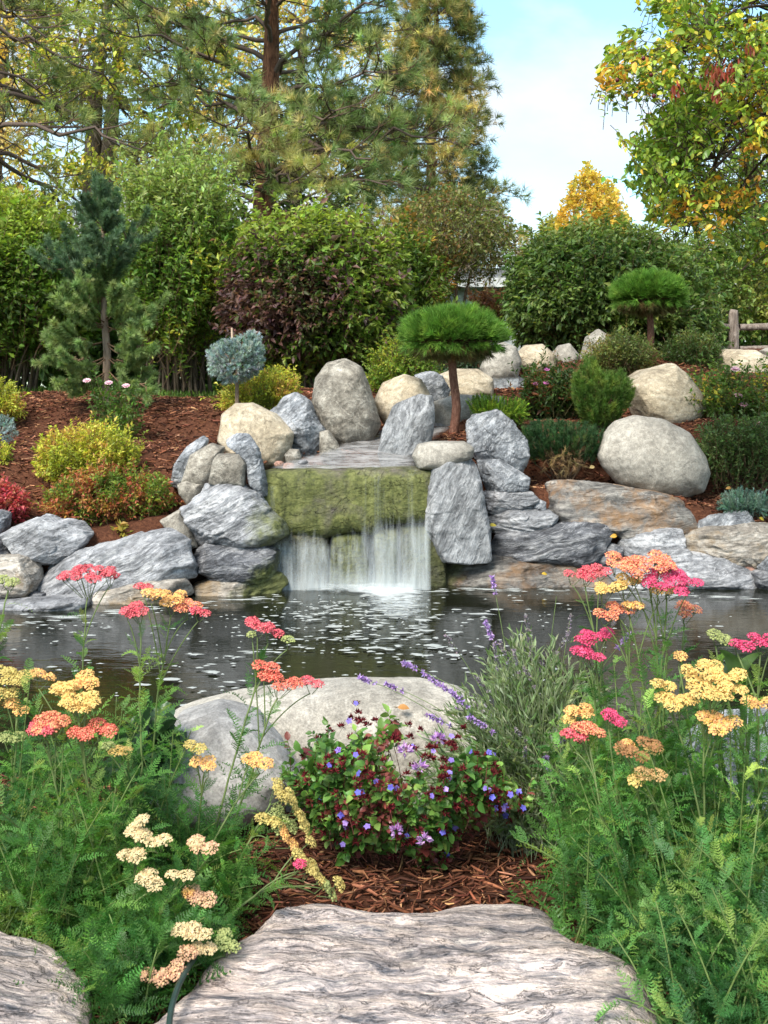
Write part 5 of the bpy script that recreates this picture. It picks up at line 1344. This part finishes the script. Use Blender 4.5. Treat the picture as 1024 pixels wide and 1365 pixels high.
FEATH = [feather(k, c, 300 + i, w) for i, (k, c, w) in enumerate(((13, .1, .16), (12, .4, .14), (14, .7, .17), (11, 1.1, .14), (13, 1.5, .15), (10, .5, .19), (12, 1.9, .13), (14, -.2, .15)))]
def feather_leaves(mb, pos, d, up, ln, c):
    R = frame(d, up) * np.broadcast_to(ln, (len(pos),))[:, None, None]
    k = rng.integers(0, len(FEATH), len(pos))
    for i, (v, f) in enumerate(FEATH):
        mb.inst(v, f, R[k == i], pos[k == i], c[k == i])

ang6 = np.arange(10) / 10 * TAU
_r = np.where(np.arange(10) % 2, .72, 1.0)
FLV = np.concatenate([[[0, 0, .42]], np.stack([np.cos(ang6[::2]) * .40, np.sin(ang6[::2]) * .40, np.full(5, .3)], -1), np.stack([np.cos(ang6) * _r, np.sin(ang6) * _r, np.full(10, .05)], -1)])
FLF = [[0, 1 + k, 1 + (k + 1) % 5] for k in range(5)]
for k in range(5):
    a, b = 1 + k, 1 + (k + 1) % 5
    o0, o1, o2 = 6 + 2 * k, 6 + 2 * k + 1, 6 + (2 * k + 2) % 10
    FLF += [[a, o0, o1], [a, o1, b], [b, o1, o2]]
FLF = np.array(FLF)
HUE = {'pinkred': ((.60, .014, .10), (.78, .27, .22), .16), 'magenta': ((.58, .008, .11), (.72, .16, .26), .18), 'red': ((.60, .02, .055), (.82, .36, .2), .2), 'coral': ((.70, .085, .13), (.86, .52, .2), .28), 'orange': ((.78, .36, .18), (.85, .58, .16), .3),
       'yellow': ((.80, .58, .24), (.72, .46, .12), .2), 'yellowpink': ((.78, .34, .22), (.84, .60, .14), .55), 'cream': ((.76, .62, .40), (.62, .44, .2), .25), 'tan': ((.60, .40, .2), (.48, .28, .1), .3), 'pinktan': ((.70, .36, .28), (.66, .48, .24), .3),
       'brown': ((.38, .2, .09), (.3, .14, .06), .3), 'green': ((.30, .36, .14), (.40, .42, .16), .2), 'straw': ((.62, .47, .16), (.5, .42, .14), .3)}
def flower_head(c, w, nrm, hue, parent, top):
    mb = MB()
    rim, cen, jit = HUE[hue]
    fs = .0031 * (1 if w > .03 else .85)
    nsub = max(1, int(round((w / .032) ** 1.6)))
    t1 = nz(np.cross(nrm, A(.2, 1, .3))); t2 = np.cross(nrm, t1)
    P_, N_, S_ = [], [], []
    for k in range(nsub):
        a, r = k * 2.4 + rng.random(), w / 2 * .78 * math.sqrt((k + .35) / nsub) if nsub > 1 else 0
        sc = c + (t1 * math.cos(a) * 1.15 + t2 * math.sin(a) * .8) * r - nrm * (r * r / w * .55) + nrm * rng.normal(0, .0025)
        sr = min(w / 2, .0175 * U(.8, 1.15))
        m = int((sr / fs) ** 2 * 1.5) + 4
        i = np.arange(m)
        rr = sr * np.sqrt((i + .5) / m); th = i * 2.39996 + rng.random()
        q = sc + t1 * (np.cos(th) * rr)[:, None] + t2 * (np.sin(th) * rr)[:, None] + nrm * (.45 * sr * (1 - (rr / sr) ** 2) + rng.normal(0, .0007, m))[:, None]
        P_.append(q)
        N_.append(nz(nrm + (q - sc) / sr * .55 + rng.normal(0, .18, (m, 3))))
        stop = sc - nrm * w * .32
        kk = np.arange(0, m, max(1, m // 7))
        tubes(mb, np.stack([np.repeat((top + (sc - c) * .25)[None], len(kk), 0), np.repeat((sc - nrm * sr * .75)[None], len(kk), 0), q[kk] - nrm * .001], 1), A(.0011, .0008, .0006)[None], 3, (.12, .17, .06), 1)
    P_, N_ = np.concatenate(P_), np.concatenate(N_)
    n = len(P_)
    rimc = np.clip(np.array(rim)[None] * (1 + rng.normal(0, .13, (n, 1))) + (np.array(cen) - np.array(rim))[None] * np.clip(rng.normal(0, jit, (n, 1)), 0, .8), .01, .95)
    cenc = np.clip(np.array(cen)[None] * (1 + rng.normal(0, .15, (n, 1))), .01, .95)
    col = np.concatenate([np.repeat(cenc[:, None], 1, 1), np.repeat(((cenc * .7 + rimc * .3))[:, None], 5, 1), np.repeat(rimc[:, None], 10, 1)], 1)
    R = frame(nz(rvec(n)), N_)
    R = np.stack([R[..., 0], R[..., 1], R[..., 2]], -1) * (fs * U(.8, 1.25, n))[:, None, None]
    mb.inst(FLV, FLF, R, P_, col)
    return mb.build('flower_head', [M_PETAL, M_STEM], parent)

YL = [(.042, .125, .032, 1.3), (.082, .205, .05, 2), (.14, .29, .07, 1.3), (.24, .35, .09, .5)]
def yarrow(label, bx, Y, stalks, nsh=20, spread=(.17, .15), h=.42, pal=YL, ll=(.05, .105), lean=(0, 0), seed=0, minh=.42):
    """stalks: lists of heads (px, py, width in pixels, hue, depth offset[, tilt])"""
    loc = gp(bx, Y)
    root = thing('yarrow', label, 'flower', loc, 'yarrow plants around the step stone')
    mf, ms = MB(), MB()
    cf = palette_fn(pal, 7, .16, seed=seed)
    # leafy shoots
    n = nsh
    b = loc + np.stack([rng.normal(0, spread[0] * .4, n), rng.normal(0, spread[1] * .4, n), np.full(n, -.02)], -1)
    az, r = U(0, TAU, n), np.sqrt(rng.random(n))
    hh = h * U(minh, 1, n) * (1 - .35 * r * r)
    tip = loc + np.stack([np.cos(az) * r * spread[0] * 1.5 + lean[0] * hh / h, np.sin(az) * r * spread[1] * 1.5 + lean[1] * hh / h, hh], -1)
    ctr = (b + tip) / 2 + A(0, 0, .06)
    K = 8
    c = bez(b, ctr, tip, K)
    tubes(ms, c, np.linspace(.0026, .0012, K)[None], 4, (.13, .19, .055))
    m = 19
    t = (.06 + .94 * (np.arange(m)[None] + rng.random((n, m))) / m)
    T = t[..., None]
    pos = (b[:, None] * (1 - T) ** 2 + ctr[:, None] * 2 * T * (1 - T) + tip[:, None] * T * T).reshape(-1, 3)
    tan = nz((ctr - b)[:, None] * (1 - T) + (tip - ctr)[:, None] * T).reshape(-1, 3)
    rad = nz(np.cross(tan, rvec(n * m)))
    d = nz(tan * .55 + rad * .85 + A(0, 0, .12))
    up = nz(tan * .8 - rad * .25 + A(0, 0, .5) + rvec(n * m) * .2)
    feather_leaves(mf, pos, d, up, U(*ll, n * m) * (1.15 - .4 * t.ravel()), cf(pos))
    # basal rosette
    n2 = nsh
    az = U(0, TAU, n2)
    rb = np.stack([np.cos(az), np.sin(az), U(.15, 1.1, n2)], -1)
    p2 = loc + np.stack([rng.normal(0, spread[0] * .6, n2), rng.normal(0, spread[1] * .6, n2), np.full(n2, .01)], -1)
    feather_leaves(mf, p2, nz(rb), nz(A(0, 0, 1) + rvec(n2) * .3), U(ll[1], ll[1] * 1.5, n2), cf(p2))
    mf.build('foliage', M_LEAF, root)
    ms.build('shoots', M_STEM, root)
    for heads in stalks:
        mb = MB()
        hp = []
        for hd in heads:
            x, y, w, hue, dy = hd[:5]
            Yh = Y + dy
            tilt = hd[5] if len(hd) > 5 else (0, 0)
            nrm = nz(A(tilt[0] + rng.normal(0, .10), -.42 + tilt[1] + rng.normal(0, .08), 1.0))
            wm = 1.14 * w / F * Yh
            c = P(x, y, Yh)
            hp.append((c, wm, nrm, hue, c - nrm * (.012 + wm * .42)))
        s0 = loc + A(rng.normal(0, .05), rng.normal(0, .05), -.01)
        e = hp[0][4]
        mid = (s0 + e) / 2 + A((s0[0] - e[0]) * .12, 0, .10 * (e[2] - s0[2]) + .02) + rng.normal(0, .015, 3)
        K = 18
        c = bez(s0, mid, e, K)[0]
        c[1:-1] += (fbm(np.stack([c[1:-1, 2] * 14, 0 * c[1:-1, 2] + e[0] * 31, 0 * c[1:-1, 2]], -1), 5, 2)[:, None] - .5) * A(.012, .012, 0)
        g = (.20, .27, .10)
        tubes(mb, c[None], np.linspace(.0030, .0019, K)[None], 6, g)
        for k, h_ in enumerate(hp[1:]):
            f = .80 - .05 * (k % 4)
            q = A(*[np.interp(f * (K - 1), np.arange(K), c[:, i]) for i in range(3)])
            cc = bez(q, (q + h_[4]) / 2 + A(0, 0, .02) + (q - c[0]) * .02, h_[4], 8)[0]
            tubes(mb, cc[None], np.linspace(.0018, .0013, 8)[None], 5, g)
        # stem leaves
        L_ = np.linalg.norm(e - s0)
        m = int(10 + L_ * 44)
        t = np.sort(U(.12, .93, m)); kk = t * (K - 1)
        pos = np.stack([np.interp(kk, np.arange(K), c[:, i]) for i in range(3)], -1)
        tan = nz(np.stack([np.interp(kk, np.arange(K), np.gradient(c, axis=0)[:, i]) for i in range(3)], -1))
        rad = nz(np.cross(tan, rvec(m)))
        feather_leaves(mb, pos, nz(tan * .7 + rad * .8), nz(tan - rad * .2), U(.05, .13, m) * (1.2 - .72 * t), cf(pos))
        st = mb.build('stem', M_LEAF, root)
        for c_, wm, nrm, hue, top in hp:
            flower_head(c_, wm, nrm, hue, st, top)
    return root
# left clump
yarrow('tall yarrow at far left whose single stem carries the highest pink head', 112, 2.75, [[(112, 762, 66, 'pinkred', .05), (146, 764, 30, 'pinkred', .08)]], 22, (.13, .12), .50, seed=1)
yarrow('yarrow with small pinkish red heads and one long orange head in front of the pond', 205, 2.7, [[(182, 810, 36, 'pinkred', .02), (168, 814, 20, 'pinkred', 0)], [(228, 796, 46, 'orange', .1, (.15, 0)), (252, 806, 34, 'coral', .1, (.2, 0)), (203, 790, 22, 'orange', .06), (190, 779, 22, 'pinkred', .1), (266, 813, 22, 'pinkred', .06)]], 22, (.14, .12), .42, seed=2)
yarrow('yarrow with red heads leaning right in front of the rounded grey white boulder', 268, 2.62, [[(362, 838, 34, 'pinkred', .1, (.2, 0)), (344, 832, 30, 'pinkred', .08), (384, 854, 16, 'green', .08)], [(376, 906, 48, 'red', .0, (.25, 0)), (352, 885, 28, 'red', .02), (414, 908, 26, 'pinkred', .05), (335, 845, 12, 'green', .0)]], 9, (.11, .1), .30, seed=3, minh=.2)
yarrow('yarrow with a big peach yellow head and a pink speckled one at the left edge', 70, 2.35, [[(98, 926, 60, 'yellow', 0), (112, 908, 40, 'orange', .05), (84, 915, 30, 'yellow', .02), (104, 942, 34, 'yellow', -.02), (57, 899, 28, 'orange', .05)], [(62, 962, 46, 'coral', -.02), (52, 972, 34, 'pinkred', -.04), (74, 955, 26, 'coral', 0)], [(105, 975, 25, 'red', -.02), (136, 968, 30, 'red', 0)]], 30, (.16, .14), .50, seed=4)
yarrow('faded yarrow with straw coloured heads cut by the left photo edge', 0, 2.5, [[(18, 905, 34, 'straw', 0), (34, 898, 22, 'straw', .02), (4, 890, 26, 'straw', .02)], [(22, 940, 30, 'orange', 0), (6, 925, 24, 'straw', 0)], [(8, 770, 28, 'green', .1)], [(14, 980, 26, 'green', 0)]], 30, (.17, .14), .60, seed=5)
yarrow('yarrow with cream white heads hanging low beside the step stone', 160, 2.32, [[(183, 1108, 34, 'cream', -.06), (207, 1120, 26, 'cream', -.08), (172, 1138, 26, 'cream', -.08), (190, 1096, 22, 'cream', -.06)], [(198, 1172, 36, 'cream', -.1)], [(236, 1163, 30, 'cream', -.08)], [(270, 1127, 38, 'pinktan', -.04), (262, 1122, 24, 'cream', -.04)], [(266, 1196, 34, 'pinktan', -.06), (252, 1190, 20, 'orange', -.06)]], 22, (.14, .10), .27, seed=6, minh=.2)
yarrow('yarrow with tan and pinkish heads drooping onto the left end of the step stone', 205, 2.22, [[(262, 1244, 38, 'cream', -.08), (244, 1238, 28, 'cream', -.08), (250, 1270, 24, 'pinktan', -.1), (268, 1262, 26, 'cream', -.08)], [(302, 1256, 36, 'green', -.04)], [(205, 1300, 34, 'pinktan', -.14), (226, 1296, 28, 'pinktan', -.14), (236, 1288, 18, 'pinktan', -.14)]], 16, (.10, .08), .18, seed=7, minh=.2)
yarrow('leafy yarrow without blooms low at the left edge', 40, 2.42, [], 30, (.18, .11), .38, seed=8)
yarrow('yarrow with small peach heads standing before the rounded grey white boulder', 262, 2.5, [[(268, 1014, 28, 'orange', .02), (258, 994, 22, 'straw', 0), (278, 1024, 18, 'orange', 0)], [(345, 1014, 30, 'orange', .05), (330, 1010, 16, 'orange', .05)], [(160, 1000, 24, 'yellow', .05), (145, 994, 16, 'green', .05)]], 10, (.12, .1), .30, seed=9)
yarrow('fallen yarrow stem with arching straw yellow heads over the mulch', 262, 2.42, [[(376, 1052, 40, 'straw', .1, (.9, .1)), (394, 1072, 36, 'straw', .1, (1.6, .1)), (402, 1090, 34, 'straw', .1, (2.0, .0)), (372, 1090, 44, 'green', .1, (.8, -.2)), (384, 1118, 34, 'orange', .08, (1.5, 0)), (356, 1092, 24, 'straw', .08)]], 5, (.1, .08), .16, seed=10)
yarrow('fallen yarrow with green and pink tinged heads lowest over the mulch', 255, 2.3, [[(408, 1150, 34, 'straw', .12, (.8, 0)), (424, 1164, 34, 'straw', .12, (1.3, 0)), (438, 1182, 30, 'green', .12, (1.5, 0)), (452, 1178, 20, 'straw', .12, (1.2, 0)), (400, 1150, 16, 'magenta', .1), (414, 1122, 18, 'straw', .14, (1, 0))]], 5, (.1, .08), .14, seed=11)
# right clump
yarrow('tallest yarrow on the right, large coral head above magenta and yellow ones', 862, 2.6, [[(862, 746, 64, 'coral', .02), (826, 744, 42, 'coral', .05), (884, 752, 36, 'coral', .0), (844, 756, 40, 'coral', 0)], [(896, 770, 58, 'magenta', .0), (872, 776, 36, 'magenta', -.02), (918, 774, 26, 'magenta', .02)], [(832, 774, 44, 'yellow', .04), (806, 784, 36, 'yellow', .05), (880, 784, 30, 'yellow', .02)], [(828, 811, 30, 'coral', .05), (806, 817, 26, 'coral', .05), (842, 806, 22, 'yellowpink', .04)], [(916, 810, 36, 'coral', .1)]], 32, (.15, .14), .66, seed=21)
yarrow('yarrow with pairs of magenta pink heads standing over the lavender', 812, 2.7, [[(784, 762, 34, 'pinkred', .1), (764, 764, 26, 'pinkred', .1), (800, 757, 24, 'pinkred', .1)], [(792, 846, 32, 'magenta', 0), (776, 852, 22, 'magenta', 0), (810, 842, 18, 'magenta', 0)], [(788, 872, 34, 'magenta', -.02), (774, 866, 22, 'magenta', 0)]], 20, (.13, .12), .50, seed=22)
yarrow('yarrow with broad butter yellow heads at the right side', 945, 2.4, [[(944, 892, 54, 'yellow', 0), (966, 902, 46, 'yellow', -.02), (926, 904, 44, 'yellow', .02), (956, 922, 54, 'yellow', -.04), (976, 914, 30, 'yellow', -.02)], [(898, 931, 46, 'yellow', .02), (882, 912, 24, 'yellow', .04)], [(956, 961, 48, 'yellowpink', -.03), (944, 955, 30, 'yellowpink', -.02)], [(907, 875, 18, 'orange', .1)]], 30, (.16, .14), .60, seed=23)
yarrow('yarrow with a pink and yellow speckled head right of the lavender foliage', 818, 2.42, [[(788, 973, 34, 'coral', 0), (764, 980, 36, 'pinkred', 0), (776, 968, 26, 'coral', .02)], [(770, 950, 34, 'orange', .05), (758, 956, 20, 'yellow', .05), (782, 944, 20, 'orange', .05)], [(817, 955, 32, 'magenta', .05)]], 22, (.15, .12), .40, seed=24)
yarrow('yarrow gone over to brown seed heads in the middle of the right clump', 872, 2.3, [[(846, 1002, 38, 'brown', .0), (862, 988, 26, 'brown', .02), (838, 992, 20, 'orange', .02)], [(864, 1030, 30, 'tan', -.02), (848, 1040, 22, 'yellow', -.02)], [(872, 996, 22, 'yellow', .05)]], 28, (.19, .13), .46, seed=25)
yarrow('yarrow with round magenta heads at the far right edge', 1010, 2.55, [[(985, 858, 22, 'magenta', .05)], [(1016, 854, 30, 'magenta', .05), (1032, 850, 24, 'magenta', .05)], [(1012, 938, 36, 'yellowpink', -.05), (1032, 934, 30, 'yellow', -.05)], [(958, 846, 26, 'green', .1)]], 30, (.16, .13), .62, seed=26)
yarrow('leafy yarrow spilling over the right end of the step stone', 885, 2.24, [], 28, (.12, .09), .34, seed=27, lean=(-.02, -.02), pal=[(.036, .115, .036, 1.4), (.068, .18, .055, 2), (.12, .26, .075, 1.1), (.22, .33, .09, .35)])
yarrow('leafy yarrow without blooms filling the bottom right corner', 1000, 2.14, [], 34, (.16, .12), .40, seed=28, pal=[(.036, .115, .036, 1.4), (.068, .18, .055, 2), (.12, .26, .075, 1.1), (.22, .33, .09, .35)])
yarrow('leafy yarrow at the mulch edge under the lavender', 845, 2.5, [], 14, (.10, .09), .26, seed=29)

yarrow('small leafy yarrow squeezed between the two foreground stones', 165, 2.1, [], 18, (.08, .08), .2, seed=30)
yarrow('leafy yarrow nearest the camera at the bottom right', 950, 1.98, [], 26, (.13, .09), .30, seed=31, pal=[(.036, .115, .036, 1.4), (.068, .18, .055, 2), (.12, .26, .075, 1.1), (.22, .33, .09, .35)])

# lavender
loc = gp(715, 2.95)
root = thing('lavender', 'grey green lavender bush with purple spikes, some gone to seed', 'flower', loc)
mf = MB()
n = 520
az = U(0, TAU, n)
r = np.sqrt(rng.random(n))
b = loc + np.stack([rng.normal(0, .05, n), rng.normal(0, .05, n), np.full(n, -.01)], -1)
tip = loc + np.stack([np.cos(az) * r * .34 - .02, np.sin(az) * r * .2, .12 + .42 * (1 - r ** 1.5) + U(-.04, .06, n)], -1)
ctr = (b + tip) / 2 + A(0, 0, .05) + (b - tip) * A(.15, .15, 0)
mst = MB()
tubes(mst, bez(b, ctr, tip, 6), np.linspace(.0016, .0008, 6)[None], 3, (.24, .28, .17))
m = 20
t = .12 + .88 * (np.arange(m)[None] + rng.random((n, m))) / m
T = t[..., None]
pos = (b[:, None] * (1 - T) ** 2 + ctr[:, None] * 2 * T * (1 - T) + tip[:, None] * T * T).reshape(-1, 3)
tan = nz((ctr - b)[:, None] * (1 - T) + (tip - ctr)[:, None] * T).reshape(-1, 3)
d = nz(tan * .9 + nz(np.cross(tan, rvec(n * m))) * .62)
leaves(mf, pos, d, rvec(n * m), U(.024, .046, n * m), .0042, pick([(.29, .38, .20, 2), (.38, .46, .28, 2), (.22, .33, .13, 1.8), (.47, .52, .36, .6)], n * m, .12))
mf.build('foliage', M_LEAF, root)
LS = [(657, 775, .03, 'p'), (650, 835, .05, 'p'), (571, 902, .05, 'p'), (590, 915, .05, 'p'), (615, 948, .07, 'p'), (543, 886, .04, 'p'), (485, 905, .03, 'p'), (520, 914, .03, 'p'), (605, 925, .05, 'p'), (630, 958, .06, 'p'), (575, 955, .05, 'p'),
      (598, 852, .04, 'g'), (702, 826, .05, 'g'), (708, 868, .04, 'g'), (686, 872, .05, 'g'), (660, 864, .05, 'g'), (669, 862, .04, 'g'), (637, 906, .04, 'g'), (631, 930, .04, 'g'), (760, 826, .05, 'g'), (754, 850, .04, 'g'), (722, 886, .03, 'g'), (702, 895, .04, 'g'), (984, 905, .03, 'p'),
      (742, 795, .0, 'n'), (700, 1000, .05, 'g'), (728, 1012, .06, 'p'), (690, 975, .04, 'g'), (745, 990, .05, 'p'), (660, 985, .04, 'g'), (820, 826, .03, 'g'), (835, 850, .03, 'p'), (878, 880, .03, 'g')]
for x, y, sl, kind in LS:
    mb = MB()
    Ye = 2.9 + U(-.12, .1)
    e = P(x, y, Ye)
    s0 = loc + A(rng.normal(0, .05), rng.normal(0, .04), .05)
    c = bez(s0, (s0 + e) / 2 + A((s0[0] - e[0]) * .2, 0, .05 + .1 * abs(s0[0] - e[0])), e, 12)[0]
    tubes(mb, c[None], np.linspace(.0016, .0009, 12)[None], 4, (.20, .27, .11))
    if kind != 'n':
        tan = nz(c[-1] - c[-3])
        k = 7 if kind == 'p' else 6
        for q in range(k):
            wc = e - tan * sl * 1.25 * q / k + tan * .01
            if q == k - 1: wc = wc - tan * .012
            mm = 12
            dd = nz(rvec(mm) + tan * .5)
            colr = pick([(.46, .30, .62, 2), (.56, .40, .70, 1), (.36, .22, .48, 1)], mm) if kind == 'p' else pick([(.30, .27, .29, 2), (.38, .33, .33, 1), (.24, .2, .26, 1)], mm)
            leaves(mb, np.repeat(wc[None], mm, 0), dd, rvec(mm), U(.006, .010, mm) * (1.25 if kind == 'p' else .9), .0055, colr)
    mb.build('flower_spike', M_PETAL, root)
mst.build('stems', M_STEM, root)

# plumbago mound with dark red calyces and blue flowers
poly = [(372, 1035), (400, 1012), (428, 985), (455, 985), (470, 955), (500, 972), (540, 965), (585, 985), (630, 985), (668, 1020), (700, 1062), (698, 1092), (640, 1098), (612, 1112), (596, 1150), (560, 1156), (520, 1140), (470, 1142), (432, 1118), (398, 1085)]
root = bush('plumbago', 'low plumbago mound with blue flowers and dark red seed clusters before the long pale boulder', 'flower', poly, 2.82, .42, 640, .08, 9, .0195, .0135,
            palette_fn([(.05, .12, .03, 1.3), (.10, .21, .05, 2), (.18, .30, .08, 1.3), (.20, .06, .06, .5)], 8, .18, seed=51), 30, .002, (.2, .07, .05), outw=.7, up=.6, mat=M_GLOSS, shape=LEAF_O, rough=.43, loose=.2, seed=51, twig_r=.0012, twig_c=(.2, .08, .06), front=.78)
pts, out = crown_points(poly, 2.82, .46, 175, .9, .08)
extra = np.array([P(x, y, 2.86) for x, y in ((475, 940), (478, 952), (484, 962), (468, 958), (490, 968), (455, 970), (440, 976), (500, 962), (520, 965), (545, 968), (618, 972), (700 - 90, 985), (425, 985), (404, 1010))])
pts = np.concatenate([pts, extra]); out = np.concatenate([out, np.repeat(A(0, -.3, 1)[None], len(extra), 0)])
mb = MB()
for p, o in zip(pts, out):
    m = 26
    dd = nz(rvec(m) + o * .7 + A(0, 0, .3))
    leaves(mb, p + dd * .003, dd, rvec(m), U(.007, .015, m), .0036, pick([(.16, .02, .028, 2), (.26, .04, .045, 1.3), (.09, .015, .02, 1)], m))
mb.build('seed_clusters', M_PETAL, root)
k = rng.choice(len(pts), 52, replace=False)
for cc in pts[k]:
    mb = MB()
    o = nz(A(rng.normal(0, .4), -.75, .5) + rng.normal(0, .25, 3))
    c = cc + o * .012 + rng.normal(0, .006, 3)
    t1 = nz(np.cross(o, A(.3, .2, 1))); t2 = np.cross(o, t1)
    a = np.arange(5) / 5 * TAU + rng.random()
    leaves(mb, np.repeat(c[None], 5, 0), nz(np.cos(a)[:, None] * t1 + np.sin(a)[:, None] * t2 + o * .25), np.repeat(o[None], 5, 0), .0085 * U(.8, 1.15), .0075, pick([(.17, .16, .62, 2), (.28, .2, .62, 1.2), (.4, .28, .66, .7)], 1).repeat(5, 0), LEAF_O)
    mb.build('blue_flower', M_PETAL, root)
for x, y in ((540, 1000), (560, 1023), (566, 1120), (528, 1108), (585, 985)):
    mb = MB()
    c = P(x, y, 2.6); m = 46
    dd = nz(rvec(m) * A(1.3, .8, .8) + A(0, -.2, .5))
    leaves(mb, c + dd * .006, dd, rvec(m), U(.008, .018, m), .0055, pick([(.52, .3, .58, 2), (.42, .2, .5, 1), (.6, .42, .66, 1)], m))
    mb.build('mauve_flower_cluster', M_PETAL, root)

# broad dark leaves behind the left yarrow, and a coarse leaf at the right
def broadleaf(label, bx, Y, specs, name='broadleaf_plant', colr=(.04, .085, .04)):
    loc = gp(bx, Y)
    root = thing(name, label, 'plant', loc)
    for x, y, L_, w, dx, up in specs:
        mb = MB()
        tip = P(x, y, Y - .1)
        d = nz(A(dx, -.35, up))
        b = tip - d * L_
        na, nb_ = 14, 9
        u = np.linspace(0, 1, na)[:, None]; v = np.linspace(-1, 1, nb_)[None]
        wd = w * np.sin(math.pi * (u * .93 + .05)) ** .75
        Rm = frame(d[None], nz(A(0, -.45, .85) + rng.normal(0, .15, 3))[None])[0]
        X = v * wd / 2; Yl = u * L_ + 0 * v
        Z = .14 * w * np.abs(v) - .35 * L_ * (u - .45) ** 2 * .8 + .02 * w * np.sin(u * 46 + np.abs(v) * 8) + .06 * w * np.sin(u * 13 + v * 3)
        g_ = np.stack([X, Yl, Z], -1).reshape(-1, 3) @ Rm.T + b
        i, j = np.meshgrid(np.arange(na - 1), np.arange(nb_ - 1), indexing='ij'); q = i * nb_ + j
        mb.add(g_, np.stack([q, q + 1, q + nb_ + 1, q + nb_], -1).reshape(-1, 4), np.array(colr) * (1 + rng.normal(0, .12)))
        tubes(mb, bez(loc, (loc + b) / 2 + A(0, 0, .05), b, 6), np.linspace(.006, .004, 6)[None], 6, (.10, .16, .06))
        mb.build('leaf', M_GLOSS, root)
broadleaf('plant with broad dark green leaves between the left yarrow and the rounded boulder', 185, 2.95, [(228, 955, .20, .12, .35, .5), (170, 1030, .20, .13, -.3, -.5), (205, 1060, .22, .14, .1, -.7), (150, 985, .2, .12, -.6, .1), (240, 990, .16, .09, .8, .2), (195, 930, .2, .11, .1, .9), (135, 1040, .2, .12, -.6, -.4), (215, 1010, .2, .12, .3, .1)])
broadleaf('coarse leaved green plant behind the yarrow at the right edge', 985, 2.75, [(965, 868, .16, .05, -.5, .7), (1010, 868, .18, .05, .5, .8), (930, 880, .14, .045, -.9, .4), (1000, 905, .16, .05, .2, .3), (975, 900, .16, .05, -.2, .2)], colr=(.09, .16, .05))

# drip hose over the step stone
hp = [(300, 1190, .40), (292, 1225, .405), (270, 1262, .42), (250, 1290, .452), (236, 1318, .452), (228, 1345, .452), (224, 1380, .452), (222, 1420, .45)]
pts = np.array([wpt(x, y, z) for x, y, z in hp])
s = np.linspace(0, 1, 30); kk = np.linspace(0, 1, len(pts))
c = np.stack([np.interp(s, kk, pts[:, i]) for i in range(3)], -1); c[1:-1] = (c[:-2] + 2 * c[1:-1] + c[2:]) / 4
mb = MB(); tubes(mb, c[None], np.full((1, 30), .0055), 9, (.018, .04, .034))
tag(mb.build('drip_hose', matte_material('hose_plastic', .4, 20, .5), origin=c[0]), 'dark green watering hose crossing the left end of the step stone', 'hose')
